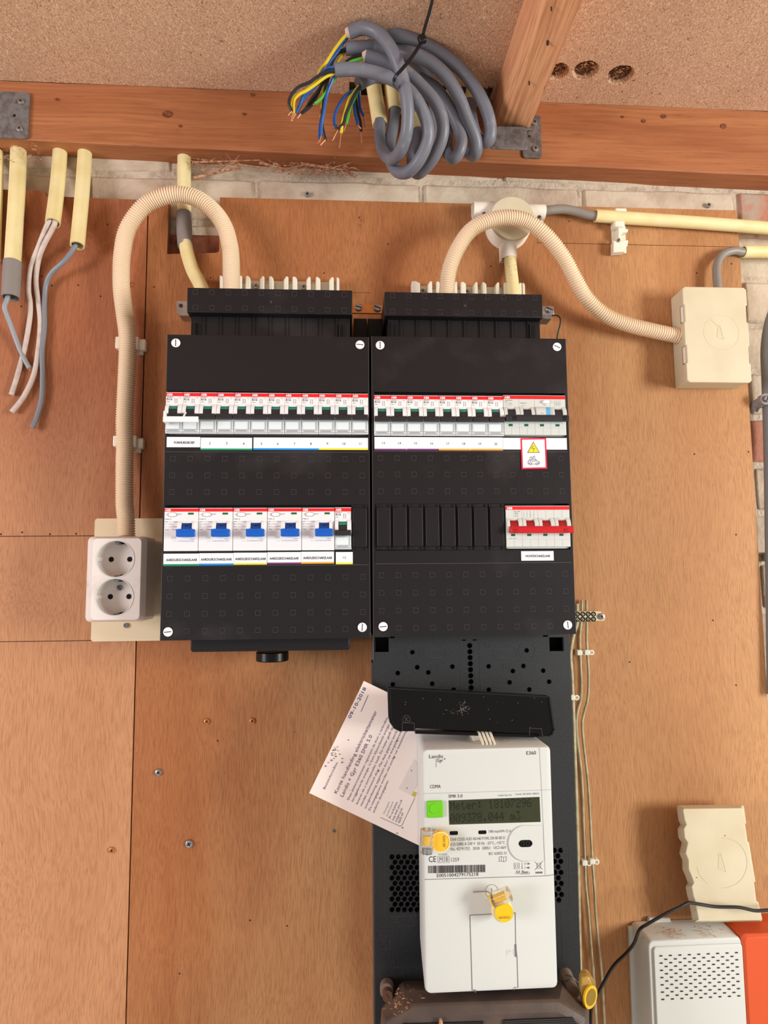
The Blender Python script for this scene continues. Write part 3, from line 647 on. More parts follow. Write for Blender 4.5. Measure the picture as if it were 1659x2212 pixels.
def single_breaker():
    g = thing('circuit_breaker', 'x', 'circuit breaker', (0, 0, 0)); w = 17.7; W = False
    mb = MB(); bx(mb, .08, w-.08, 4, -8, .2, 45.6); part('body', mb, WHITE, g, bevel=.0004, world=W)
    mb = MB(); bx(mb, .1, w-.1, 4.25, 3, .9, 4.7); b = part('red_band', mb, RED, g, world=W)
    mb = MB(); lt(mb, 'ABB', 1.2, 4.0, 2.2, 4.4, 5.8, bold=.03); part('lettering', mb, PAPERW, b, world=W)
    mb = MB(); lt(mb, 'B16', 1, 9.2, 2.5, 4.2, 5.6); lt(mb, '230V~', 1, 11.4, .9, 4.2, 3.9)
    for dz in (0, 2.8):
        for dx in (0, 2.0):
            pts = [(8.5+dx, 6.9+dz), (9.5+dx, 7.0+dz), (9.6+dx, 7.9+dz), (8.9+dx, 8.1+dz), (9.6+dx, 8.3+dz), (9.6+dx, 9.1+dz), (8.9+dx, 9.3+dz)]
            for (xa, za), (xb, zb_) in zip(pts, pts[1:]):
                mb.extr([(xa*K, -.00412, -za*K), (xb*K, -.00412, -zb_*K), ((xb+.22)*K, -.00412, -(zb_+.12)*K), ((xa+.22)*K, -.00412, -(za+.12)*K)], (0, -.00005, 0))
    part('lettering', mb, INK, g, world=W)
    mb = MB(); lt(mb, 'SN201L', 1, 6.3, 1.15, 4.2, 7); part('type_print', mb, mat('dark_red_ink', (120, 50, 60), .6), g, world=W)
    mb = MB(); lt(mb, '4500', 13, 6.5, 1, 4.2, 3.2); lt(mb, '3', 14.5, 8.2, 1, 4.2, .8); part('rating_print', mb, INKL, g, world=W)
    mb = MB(); module_housing(mb, 0, w); part('toggle_surround', mb, WHITE, g, bevel=.0005, world=W)
    mb = MB(); toggle(mb, 0, w); t = part('toggle', mb, CK, g, bevel=.0004, world=W)
    mb = MB(); prof(mb, w*.235, w*.725, [(4.8, 16.0), (5.5, 16.1), (7.5, 19.4), (6.7, 19.6)]); gb = part('green_band', mb, TEAL, t, world=W)
    mb = MB(); u = Vector((0, -1.4, 2.3)).normalized(); put_text(mb, '0 OFF', Vector((w*.3*K, -.0075, -.0190)), X1, Vector((0, .52, .85)).normalized(), .0021, 'l', 0, w*.36*K); part('lettering', mb, mat('pale_green_print', (120, 190, 170), .5), t, world=W)
    mb = MB(); bx(mb, .3, w-.3, 5.4, 3.5, 31.6, 44.9); c = part('label_window', mb, CLEAR, g, bevel=.0006, world=W)
    mb = MB(); bx(mb, 1.6, w-3.4, 5.55, 5.2, 33, 40.6); part('label_slip', mb, mat('label_slip', (226, 234, 236), .5), c, world=W)
    mb = MB(); bx(mb, .5, w-.5, 5.6, 5, 41.3, 41.55); bx(mb, 2.6, w-4, 5.7, 5, 42.4, 42.9); bx(mb, 1, w-1, 5.7, 5, 43.9, 44.25); bx(mb, w-2.2, w-2.05, 5.6, 5, 32, 41); part('moulded_line', mb, INKG, c, world=W)
    return g
def rcd():
    g = thing('residual_current_switch', 'x', 'residual current switch', (0, 0, 0)); w = 35.4; W = False
    mb = MB(); bx(mb, .1, w-.2, 5, -8, .2, 46); part('body', mb, WHITE, g, bevel=.0005, world=W)
    mb = MB(); bx(mb, .12, w-.22, 5.25, 4, .9, 4.2); b = part('red_band', mb, RED, g, world=W)
    mb = MB(); lt(mb, 'ABB', 1.2, 3.6, 2.1, 5.4, 5.6, bold=.03); part('lettering', mb, PAPERW, b, world=W)
    mb = MB(); mb.loft([[Vector(((8.6+a_*math.cos(t))*K, -y*K, -(7.4-b_*math.sin(t))*K)) for t in [k*math.pi/14 for k in range(28)]] for a_, b_, y in ((4.3, 2.25, 5), (4.3, 2.25, 6), (3.9, 1.9, 6.6), (.01, .01, 6.7))]); part('test_button', mb, CAPW, g, smooth=True, world=W)
    mb = MB(); mb.ring((8.6*K, 0, -7.4*K), 2.3*K, 2.5*K, -.0052, -.0048, 30, sx=1.9); part('button_rim', mb, INK, g, world=W)
    mb = MB(); bx(mb, 24.7, 30.3, 5.3, 4.6, 5.3, 7.4); part('green_window', mb, GREEN, g, world=W)
    mb = MB()
    for s, x, z, h, f in (('TEST', 14, 7.5, 1.2, 4.4), ('F202 A', .8, 12.9, 1.4, 6.6), ('40A  I n= 0,03A', .8, 15.5, 1.1, 13.4), ('Un =230V~', .8, 18, .9, 8.4), ('Im = I m = 1000A', .8, 20.7, .9, 12.8), ('100A  -  10000', .8, 23.9, 1, 12.8)): lt(mb, s, x, z, h, 5.15, f)
    part('lettering', mb, INKG, g, world=W)
    mb = MB()
    for s, x, z, h, f in (('50275', 27, 34, 1.2, 4.8), ('2CSF202101R1400', 14.4, 36.1, 1.2, 17), ('5774', 9.4, 36.1, .7, 3.6)): lt(mb, s, x, z, h, 5.15, f)
    for i in range(3): bx(mb, 8.4+i*1.8, 8.7+i*1.8, 5.15, 5.05, 30.2, 32.6)
    bx(mb, 8.4, 12.6, 5.15, 5.05, 31.8, 32); bx(mb, 8.4, 12.8, 5.15, 5.05, 33.2, 33.4)
    for k in range(6):
        a = k*math.pi/3; lt(mb, '-', 25.6+1.5*math.cos(a), 10.6-1.5*math.sin(a), 1, 5.15)
    part('fine_print', mb, INKL, g, world=W)
    mb = MB(); a = [(4.5, 14.3), (7, 14.6), (9, 17), (10, 21), (9.5, 27), (7, 31), (4.5, 31.5)]
    prof(mb, 14.6, 18.6, a); prof(mb, 29.7, 33.2, a); prof(mb, 18.6, 29.7, [(4.5, 14.3), (7, 14.5), (7.3, 16.4), (4.5, 17)]); part('lever_surround', mb, WHITE, g, bevel=.0005, world=W)
    mb = MB(); prof(mb, 19, 29.4, [(4, 16.6), (6.5, 17), (9.5, 23.4), (4, 25)]); t = part('toggle', mb, BLUED, g, world=W)
    c = Vector((24.4*K, -.0082, -.0198)); n = Vector((0, -.9, -.42)); mb2 = MB()
    vs = [c+Vector((1.7*K*math.cos(a), 0, 0))+Vector((0, .42, -.9)).normalized()*(-1.7*K*math.sin(a)) for a in [k*.35 for k in range(18)]]
    mb2.extr(vs, (0, -.0002, .0001)); part('lever_mark', mb2, mat('dark_blue_print', (8, 40, 90), .5), t, world=W)
    mb = MB(); mb.extr([(x*K, -y*K, -z*K) for x, y, z in ((14.6, 9, 23.6), (18.6, 9, 23.2), (30, 9, 23.2), (33.6, 9, 23.6), (33.8, 9, 31.2), (31, 9, 31.7), (16, 9, 31.6), (14.8, 9, 31))], (0, -.006, 0))
    prof(mb, 19, 29.4, [(9, 22.8), (10, 22.6), (15.4, 26), (15.4, 27), (9, 27)]); part('lever', mb, BLUE, g, bevel=.0008, world=W)
    return g
gp = MB()
def xat(px, py, Y): return P(px, py, Y).x
BY = -0.1105+.004     # device origin plane; faces stand about 4 mm in front of it
ex = single_breaker(); topL = P(577, 848.3, BY-.004).z
x0, x1 = xat(358.5, 850, BY-.004), xat(795.3, 855, BY-.004); pit = (x1-x0)/12; kx = pit/.0177
ORD = ['first', 'second', 'third', 'fourth', 'fifth', 'sixth', 'seventh', 'eighth', 'ninth', 'tenth', 'eleventh', 'twelfth']
STR = ['green']*3+['blue']*4+['yellow']*3
names = ['circuit breaker at the left end of the upper row, under the white link bar', 'circuit breaker under the right half of the white link bar']+[ORD[i]+' circuit breaker from the left in the left panel, above label '+str(i)+' ('+STR[i-2]+' stripe)' for i in range(2, 12)]
def place(o, x, y, z, label, grp, sx=1.0):
    o.location = (x, y, z); o.scale = (sx, 1, 1); o['label'] = label; o['group'] = grp
jit = [0, .0002, 0, .0002, 0, .0003, 0, 0, 0, 0, 0, 0]
place(ex, x0, BY, topL, names[0], 'single-pole circuit breakers', kx)
ex['category'] = 'circuit breaker'
for i in range(1, 12):
    o = dup(ex, (0, 0, 0)); place(o, x0+pit*i, BY, topL, names[i], 'single-pole circuit breakers', kx)
xr0, xr1 = xat(807.5, 855, BY-.004), xat(1086.5, 858, BY-.004); pr = (xr1-xr0)/8; topR = P(950, 854, BY-.004).z
for i in range(8):
    o = dup(ex, (0, 0, 0)); place(o, xr0+pr*i, BY, topR, ORD[i]+' circuit breaker from the left in the right panel, above label '+str(13+i)+(' (purple stripe)' if i < 4 else ' (orange stripe)'), 'single-pole circuit breakers', pr/.0177)
o = dup(ex, (0, 0, 0)); xq = xat(723, 1096, BY-.004); place(o, xq, BY, P(740, 1095.5, BY-.004).z, 'single circuit breaker in the lower row above label number 12', 'single-pole circuit breakers', (xat(759, 1096, BY-.004)-xq)/.0177)
gx = rcd()
rx = [(355, 'above the green-striped label'), (429.5, 'above the blue-striped label'), (503.7, 'above the yellow-striped label'), (577.5, 'above the purple-striped label'), (652, 'above the orange-striped label'), (723, '')]
for i in range(5):
    o = gx if i == 0 else dup(gx, (0, 0, 0)); xa = xat(rx[i][0], 1100, BY-.005); xb = xat(rx[i+1][0], 1100, BY-.005)
    place(o, xa, BY, P(540, 1096.5, BY-.005).z, 'white earth-leakage switch with blue lever '+rx[i][1], 'earth-leakage switches', (xb-xa)/.0356)
# white link bar over the first two toggles
g = thing('toggle_link', 'white plastic link bar clipped across the two leftmost toggles', 'link bar', P(390, 911, -.12))
mb = MB(); Y = -.1255; a, b = P(352.5, 899.5, Y), P(428.5, 912, Y); mb.box(a.x, b.x, Y-.001, Y+.0006, b.z, a.z); mb.box(a.x, a.x+.002, Y, -.1135, b.z, a.z+.006)
c = P(394, 900, Y); mb.extr([(c.x-.0012, Y+.0005, c.z-.002), (c.x+.0006, Y+.0005, c.z-.002), (c.x+.0022, Y+.008, c.z+.007), (c.x+.0004, Y+.008, c.z+.007)], (0, .002, 0)); part('bar', mb, CAPW, g, bevel=.0003)
# blank modules in the lower row
def blank(g, x0, x1, y0, y1):
    mb = MB(); Y = FY+.0012; a = P(x0, (y0+y1)/2, Y-.0032); b = P(x1, (y0+y1)/2, Y-.0032); zt_ = P((x0+x1)/2, y0, Y).z; zb_ = P((x0+x1)/2, y1, Y).z
    mb.prism(rrect(a.x, b.x, zb_, zt_, .0012, 3), Y-.0034, Y+.004); f = part('blank_module', mb, BLACK, g, bevel=.0006)
    mb = MB(); mb.box(a.x-.0012, b.x+.0012, Y, Y+.003, zb_-.0035, zt_+.0035); part('blank_frame', mb, BLACKD, g)
    mb = MB()
    for xx in (a.x-.0008, b.x-.0022):
        mb.box(xx, xx+.003, Y-.0012, Y+.001, zt_+.0004, zt_+.0028); mb.box(xx, xx+.003, Y-.0012, Y+.001, zb_-.0028, zb_-.0004)
    part('retaining_lug', mb, BLACK, f)
for i in range(8): blank(gR, 814.3+35.05*i, 843.8+35.05*i, 1095.5, 1180.5)
blank(gL, 761.5, 792.5, 1097, 1182.5)
# four-pole residual breaker in the upper row and red main switch in the lower row
def four_pole(name, label, cat, px0, px1, py, kind):
    xa, xb = xat(px0, py+3, BY-.005), xat(px1, py+3, BY-.005); z = P((px0+px1)/2, py, BY-.005).z; g = thing(name, label, cat, (xa, BY, z)); w = (xb-xa)/4/K; T = 4*w
    mb = MB(); bx(mb, .1, T-.1, 4.4, -8, .2, 45.4); bx(mb, .6, T-1, 1, -8, 45.4, 47.2); part('body', mb, WHITE2, g, bevel=.0005, world=False)
    mb = MB(); bx(mb, .12, T-.12, 4.7, 3, .9, 4.7); b = part('red_band', mb, RED, g, world=False)
    mb = MB(); lt(mb, 'ABB', 1.4, 4.1, 2.3, 4.85, 6.2, bold=.03); part('lettering', mb, PAPERW, b, world=False)
    mb = MB()
    for i in range(4):
        if kind == 'rcbo' and i == 2: prof(mb, 2*w+.2, 3*w-.2, [(3.5, 13.4), (5, 13.6), (7.5, 15), (9.2, 18), (9.8, 22), (9.2, 26), (6, 28.6), (3.5, 29)])
        else: module_housing(mb, i*w, w)
    part('toggle_surround', mb, WHITE2, g, bevel=.0005, world=False)
    tm = CK if kind == 'rcbo' else REDD
    for i in range(4):
        if kind == 'rcbo' and i == 2: continue
        mb = MB(); toggle(mb, i*w, w, False); part('toggle', mb, tm, g, world=False)
    mb = MB()
    if kind == 'rcbo': prof(mb, .8, T+.6, [(6, 24.6), (11.4, 24.2), (13.2, 25), (14, 29.6), (13.2, 31.6), (6.5, 31)])
    else: prof(mb, 2.6, T+.9, [(6, 23.8), (11.4, 23.2), (13.2, 24.2), (14, 29), (13.2, 31), (6.5, 30.4)])
    br = part('linked_bar', mb, CK if kind == 'rcbo' else REDL, g, bevel=.0006, world=False)
    mb = MB()
    for xx in ((8, 12), (T-6.6, T-2.4)) if kind == 'rcbo' else ((6.5, 10.6), (T-9.6, T-6)):
        for zz in ((26.4, 28.2), (29.2, 30.4)): bx(mb, xx[0], xx[1], 14.35, 13, zz[0], zz[1])
    part('bar_slot', mb, HOLE if kind == 'rcbo' else REDD, br, world=False)
    for i in range(4):
        mb = MB(); z0 = 33 if kind == 'rcbo' else 31; bx(mb, w*(i+.31), w*(i+.56), 4.6, 4, z0, z0+2.6); part('green_window', mb, GREEN, g, world=False)
    mb = MB()
    for i in range(1, 4): bx(mb, w*i-.07, w*i+.07, 4.5, 4, .2, 45.3)
    for i in range(4): bx(mb, w*(i+.5)-.05, w*(i+.5)+.05, 4.5, 4, 37.4, 45.2); 
    if kind != 'rcbo':
        for i in range(4): bx(mb, w*(i+.5)-.05, w*(i+.5)+.05, 4.5, 4, 5, 13)
    bx(mb, .2, T-.2, 4.5, 4, 37.2, 37.34); part('moulded_line', mb, INKL, g, world=False)
    mb = MB()
    if kind == 'rcbo':
        for s, x, zz, h, f in (('DS203NC', 2, 6.9, 1.2, 8.4), ('B16', 2, 8.3, 1, 2.6), ('I n = 0,03A', 2, 10.1, 1, 8), ('Un = 400V~', 2, 12, .7, 8), ('TEST', 44.5, 12, 1.1, 4.6), ('TEST', 40.5, 22.5, .9, 3), ('4500 3', 19, 10, 1.4, 7.2), ('IEC A', 20, 12.6, .8, 5)): lt(mb, s, x, zz, h, 4.5 if s != 'TEST' or zz < 20 else 9.9, f)
        for i in range(4):
            for j in range(4): bx(mb, 58+i*2, 58.25+i*2, 4.5, 4.4, 5.8+j*1.9, 6.8+j*1.9)
            bx(mb, 57.6, 65, 4.5, 4.4, 8.6, 8.75); bx(mb, 57.6, 65, 4.5, 4.4, 10.4, 10.55)
    else:
        for s, x, zz, h, f in (('SD 204', 9.7, 7.2, 1.3, 6.4), ('40A', 9.7, 9.2, 1.3, 4.4), ('~400V', 9.8, 11, .7, 4), ('AC-22A', 9.8, 12.2, .7, 4.4), ('SD204 40 40A', 2.6, 36.4, .7, 9)): lt(mb, s, x, zz, h, 4.5, f)
        for i in range(4):
            x = w+2+i*3.8
            lt(mb, 'o', x-.5, 8.4, 1, 4.5, 1.3); bx(mb, x, x+.22, 4.5, 4.4, 5.6, 6.6); bx(mb, x, x+.22, 4.5, 4.4, 9.2, 10.6); bx(mb, x, x+.22, 4.5, 4.4, 11.4, 13); bx(mb, x-.6, x+.8, 4.5, 4.4, 10.2, 10.4)
    part('lettering', mb, INKG, g, world=False)
    if kind == 'rcbo':
        mb = MB(); mb.loft([[Vector(((48.2+a_*math.cos(t))*K, -y*K, -(8-b_*math.sin(t))*K)) for t in [k*math.pi/14 for k in range(28)]] for a_, b_, y in ((4, 2.1, 4.4), (4, 2.1, 6.4), (3.6, 1.8, 7), (.01, .01, 7.1))]); part('test_button', mb, CAPW, g, smooth=True, world=False)
        mb = MB(); prof(mb, 2*w+w*.66, 2*w+w*.92, [(5, 13.7), (7.7, 15), (9.5, 18), (10.1, 22), (9.6, 25), (5, 25)]); part('reset_flag', mb, SKY, g, world=False)
    return g
four_pole('residual_breaker', 'white four-pole breaker with a long black linked bar above the warning sticker', 'circuit breaker', 1087, 1221.5, 853, 'rcbo')
four_pole('main_switch', 'white four-pole main switch with a long red linked bar', 'switch', 1092, 1230.5, 1091.8, 'main')
# ================================================================ CONDUITS, CABLES AND BOXES
def pp(pts, Y0, Y1=None, k=8):
    """pixel path with depth: pts (px,py[,Y])"""
    n = len(pts); out = []
    for i, p in enumerate(pts):
        Y = p[2] if len(p) > 2 else (Y0 if Y1 is None else Y0+(Y1-Y0)*i/(n-1)); out.append(P(p[0], p[1], Y))
    return spline(out, k) if k else out
def pipe(name, path, r, m_, label, cat, group=None, open0=False, open1=True, wall_=.0016):
    g = thing(name, label, cat, path[len(path)//2], group)
    mb = MB(); mb.tube(path, r, 20, cap=False)
    for end, op in ((0, open0), (-1, open1)):
        p = path[end]; q = path[1] if end == 0 else path[-2]; d = (q-p).normalized()
        if op:
            vs = []
            n = d.cross(Vector((0, 0, 1)));
            if n.length < .1: n = d.cross(Vector((0, 1, 0)))
            n.normalize(); b = d.cross(n)
            rr = [[p+(n*math.cos(a)+b*math.sin(a))*x+d*y for a in [k*math.pi/10 for k in range(20)]] for x, y in ((r, 0), (r-wall_, 0), (r-wall_, .012))]
            mb.loft(rr, cap=False); h = MB(); h.loft([[v for v in rr[2]], [v+d*.0002 for v in rr[2]]]); part('bore', h, HOLE, g)
    part('tube', mb, m_, g, smooth=True); return g
def cable(name, path, r, m_, label, cat='cable', group=None, n=12, tip=None):
    g = thing(name, label, cat, path[len(path)//2], group); mb = MB(); mb.tube(path, r, n); part('sheath', mb, m_, g, smooth=True)
    if tip:
        h = MB(); d = (path[-1]-path[-2]).normalized()
        for k in range(3):
            o = Vector((math.cos(k*2.1), 0, math.sin(k*2.1)))*r*.4; h.cyl(path[-1]+o, d, r*.22, .002+.001*k, 6)
        part('conductor', h, tip, g)
    return g
R9 = .0088
pipe('conduit', pp([(-9, 330, .0045), (-10, 375, -.004), (-11, 425, -.0105), (-16, 560, -.014)], 0), R9, CREAM, 'cream conduit just cut off by the left edge of the picture', 'conduit', open0=False)
pipe('conduit', pp([(40, 326, .0045), (38.5, 375, -.004), (36, 425, -.0115), (27, 572, -.018)], 0), .0095, CREAM, 'cream conduit ending in a grey coupling, far left under the timber', 'conduit', open1=False)
pipe('conduit_coupling', pp([(27, 566), (25, 600), (23, 643)], -.018, -.021, 4), .0104, GREYP, 'grey coupling sleeve on the far left cream conduit', 'coupling')
mb = MB(); mb.tube(pp([(25.3, 606), (25.2, 608)], -.0195, -.0195, 0), .0106, 20); part('stop_ring', mb, GREYP, bpy.data.objects['conduit_coupling'])
pipe('conduit', pp([(130, 324, .0050), (127, 370, -.003), (122, 420, -.0115), (114, 482, -.024)], 0), .0088, CREAM, 'short cream conduit with two whitish cables hanging out of it', 'conduit')
pipe('conduit', pp([(184, 320, .0050), (181, 370, -.003), (177, 425, -.0115), (167, 531, -.024)], 0), .0086, CREAM, 'cream conduit with one grey cable bending out to the left', 'conduit')
cable('cable', pp([(18, 634, -.021), (15, 648, -.021), (10, 664, -.02), (16, 684, -.016), (27, 712, -.01), (41, 750, -.006), (54, 778, -.005), (64, 796, -.006)], 0), .0029, GREYL, 'short grey cable from the grey coupling crossing over the white cables', tip=COPPER)
cable('cable', pp([(110, 474, -.024), (102, 486, -.024), (82, 536, -.015), (67, 577, -.008), (62, 624, -.005), (66, 657, -.004), (64, 691, -.004), (54, 749, -.004), (37, 813, -.004), (24, 853, -.005)], 0), .0030, GREYW, 'left of the two whitish dangling cables, ending higher', group=None)
cable('cable', pp([(119, 474, -.024), (117, 487, -.024), (95, 529, -.018), (83, 563, -.010), (78, 607, -.006), (83, 651, -.005), (87, 698, -.005), (83, 752, -.005), (73, 809, -.005), (51, 857, -.005), (25, 890, -.006)], 0), .0030, GREYW, 'right of the two whitish dangling cables, ending lower')
cable('cable', pp([(165, 520, -.022), (161, 534, -.022), (141, 562, -.02), (111, 590, -.012), (99, 618, -.007), (96, 657, -.005), (96, 708, -.005), (91, 759, -.005), (92, 809, -.005), (90, 860, -.005), (79, 902, -.005), (69, 924, -.007)], 0), .0030, mat('blue_grey_cable', (128, 132, 140), .35), 'smooth grey cable hanging longest on the left board', tip=COPPER)
pipe('conduit', pp([(398, 338, .003), (398, 400, .003), (398, 462, .003)], 0), R9*.97, CREAM, 'cream conduit coming down from the timber behind the flexible loop', 'conduit', open1=False)
pipe('conduit', pp([(401, 526, -.0045), (405, 548, -.008), (416, 583, -.014), (430, 610, -.02), (443, 640, -.026)], 0), R9*.97, CREAM, 'cream conduit bending right into the left panel shroud', 'conduit', open1=False)
pipe('conduit_coupling', pp([(397, 460, .002), (398, 495, .001), (401, 533, -.004)], 0, k=4), .0098, GREYP, 'grey coupling sleeve between the two cream conduits above the left panel', 'coupling')
mb = MB(); mb.tube(pp([(398, 494, .001), (398, 496, .001)], 0, k=0), .0100, 20); part('stop_ring', mb, GREYP, bpy.data.objects['conduit_coupling.001'])
# corrugated flexible conduits
def flex(path, r, label):
    pts = resample(spline(path, 10), .0006); g = thing('flexible_conduit', label, 'flexible conduit', pts[len(pts)//2])
    prof_ = (1, .98, .89, .82, .89)
    mb = MB(); mb.tube(pts, r, 18, True, lambda i: r*prof_[i % 5]); part('corrugated_tube', mb, FLEX, g, smooth=True); return g
flex([P(x, y, Y) for x, y, Y in ((500, 640, -.05), (500, 615, -.045), (499, 556, -.036), (496, 529, -.034), (486, 493, -.032), (466, 461, -.03), (435, 434, -.03), (398, 421, -.03), (358, 423, -.03), (321, 438, -.028), (294, 465, -.026), (273, 502, -.024), (264, 549, -.022), (262, 590, -.02), (263, 630, -.019), (269, 678, -.019), (275, 725, -.019), (275, 775, -.018), (272, 843, -.018), (269, 911, -.018), (270, 960, -.018), (269, 1000, -.02), (269, 1080, -.024), (272, 1120, -.028), (273, 1160, -.030))], .0104, 'ribbed cream flexible conduit looping from the left panel down to the socket')
flex([P(x, y, Y) for x, y, Y in ((963, 650, -.05), (965, 630, -.05), (970, 586, -.052), (988, 539, -.054), (1018, 497, -.055), (1061, 475, -.055), (1105, 470, -.053), (1144, 481, -.050), (1183, 512, -.047), (1217, 556, -.042), (1243, 604, -.036), (1269, 646, -.030), (1308, 681, -.024), (1356, 701, -.020), (1408, 714, -.018), (1460, 725, -.018), (1490, 730, -.018))], .0096, 'ribbed cream flexible conduit arching from the right panel to the square junction box')
# saddle clips holding the left flexible conduit
for (a, b, c, d, y0, y1), lab in (((248, 260, 289, 314, 726, 756), 'white conduit clip higher on the left flexible conduit'), ((243, 254, 285, 309, 940, 968), 'white conduit clip lower on the left flexible conduit')):
    g = thing('conduit_clip', lab, 'clip', P(275, (y0+y1)/2, 0)); mb = MB(); pbox(mb, a+6, d, y0+6, y1-3, -.004, -.0003); part('clip_base', mb, CLIPW, g, bevel=.0006)
    mb = MB(); pbox(mb, a, b+3, y0, y1-4, -.018, -.004); part('jaw', mb, CLIPW, g, bevel=.0018)
    mb = MB(); pbox(mb, c, c+9, y0, y1-2, -.018, -.004); pbox(mb, c+6, d, y0+7, y1, -.011, -.002); part('jaw', mb, CLIPW, g, bevel=.0016)
    mb = MB(); pbox(mb, c+4, d-5, y1-2, y1+9, -.006, -.0004); part('clip_foot', mb, CLIPW, g, bevel=.0008)
# white saddle combs above the panels
def comb(label, prongs, y0, y1, base, screws_):
    g = thing('conduit_saddle_strip', label, 'clip strip', P((prongs[0][0]+prongs[-1][1])/2, y1, 0)); mb = MB(); pbox(mb, base[0], base[1], y0+11, y1+8, -.004, -.0003); part('base_strip', mb, CLIPW, g, bevel=.0005)
    for i, (a, b) in enumerate(prongs):
        yy = y0+4*(i/(len(prongs)-1)); q0 = P(a, yy, -.016); q1 = P(b, yy, -.016); zb2 = P(a, y1+8, -.016).z; mb = MB()
        h = q0.z-zb2; k = -1 if i % 2 == 0 else 1
        pl = [(q0.x, zb2), (q1.x, zb2), (q1.x, q0.z-(h*.12 if k < 0 else 0)), ((q0.x+q1.x)/2, q0.z+.0004), (q0.x, q0.z-(0 if k < 0 else h*.2))]
        mb.prism(pl, -.018, -.0035); part('prong', mb, CLIPW, g, bevel=.0012)
    for i in range(1 if len(prongs) % 2 == 0 else 0, len(prongs)-1, 2):
        pass
    for i in range(len(prongs)-1):
        a, b = prongs[i][1], prongs[i+1][0]
        if b-a < 34 and b-a > 2 and (prongs[i+1][1]-prongs[i][0]) < 45 and i % 2 == (1 if prongs[0][1]-prongs[0][0] < 12 else 1):
            mb = MB(); pbox(mb, a-2, b+2, y0+16, y1+8, -.010, -.004); part('saddle', mb, CLIPW, g, bevel=.001)
    for px, py in screws_:
        a_, h_ = MB(), MB(); pan_screw(a_, h_, P(px, py, -.004), .0036); s = part('screw', a_, STEEL, g, smooth=True); part('cross_recess', h_, HOLE, s)
comb('white saddle clip strip above the left panel shroud', [(475, 483), (515, 523), (531, 541), (561, 571), (581, 591), (613, 623), (632, 642), (662, 671), (682, 692), (711, 721), (727, 733)], 596, 627, (480, 731), ((553, 619), (656, 621)))
comb('white saddle clip strip above the right panel shroud', [(889, 907), (924, 933), (942, 951), (980, 987), (995, 1006), (1022, 1031), (1040, 1050), (1069, 1078), (1088, 1097), (1118, 1126), (1127, 1133)], 608, 634, (892, 1131), ((913, 630), (1008, 631)))
# earth strip between the panels, bracket and terminal
g = thing('earth_strip', 'copper-coloured earth strip with two screws between the two panel shrouds', 'earth bar', P(798, 676, -.03)); mb = MB(); pbox(mb, 758, 838, 658.5, 676.5, -.034, -.031); part('bar', mb, BRASS, g)
def slot_screw(g, px, py, Y, r, ang, m_=STEEL):
    c = P(px, py, Y); mb = MB(); mb.loft([[c+Vector((q*math.cos(a), -d, q*math.sin(a))) for a in [k*math.pi/10 for k in range(20)]] for q, d in ((r, 0), (r, r*.4), (r*.8, r*.62), (.0001, r*.7))]); s = part('screw', mb, m_, g, smooth=True)
    u = Vector((math.cos(ang), 0, math.sin(ang))); w = Vector((-u.z, 0, u.x)); q = c+Vector((0, -r*.72, 0)); h = MB(); h.extr([q-u*r*.85-w*r*.13, q+u*r*.85-w*r*.13, q+u*r*.85+w*r*.13, q-u*r*.85+w*r*.13], (0, .0004, 0)); part('slot', h, HOLE, s)
slot_screw(g, 775, 665, -.034, .0046, -.3); slot_screw(g, 815.5, 666, -.034, .0050, -.35)
g = thing('zinc_bracket', 'zinc lug with a hole sticking out left of the left panel shroud', 'bracket', P(393, 684, -.03)); mb = MB(); a, b = P(382, 676, -.032), P(409, 652, -.032); mb.box(a.x, b.x, -.034, -.032, a.z, b.z); mb.extr([(a.x, -.034, a.z), (a.x+.004, -.034, a.z-.004), (b.x, -.034, a.z-.004), (b.x, -.034, a.z)], (0, .02, 0)); part('lug', mb, STEEL, g)
mb = MB(); c = P(390.5, 660, -.0345); mb.cyl(c, (0, 1, 0), .0024, .0004, 14); part('hole', mb, DIRT_HOLE, g)
g = thing('earth_terminal', 'zinc earth terminal with slotted screw right of the right panel shroud', 'terminal', P(1185, 684, -.035)); mb = MB(); pbox(mb, 1168, 1197, 661, 681, -.036, -.030); part('lug', mb, STEEL, g, bevel=.0008); mb = MB(); pbox(mb, 1170, 1192, 680, 688, -.045, -.025); part('clamp', mb, GALV, g, bevel=.0006); slot_screw(g, 1186, 669, -.036, .0047, -.4)
cable('earth_wire', pp([(1190, 682, -.038), (1200, 681, -.04), (1208, 684, -.042), (1211, 692, -.045), (1209, 706, -.05), (1205, 722, -.05), (1202, 745, -.05)], 0), .0011, mat('dark_wire', (70, 66, 56), .5), 'thin dark wire bending from the earth terminal into the right panel', 'wire', n=8)
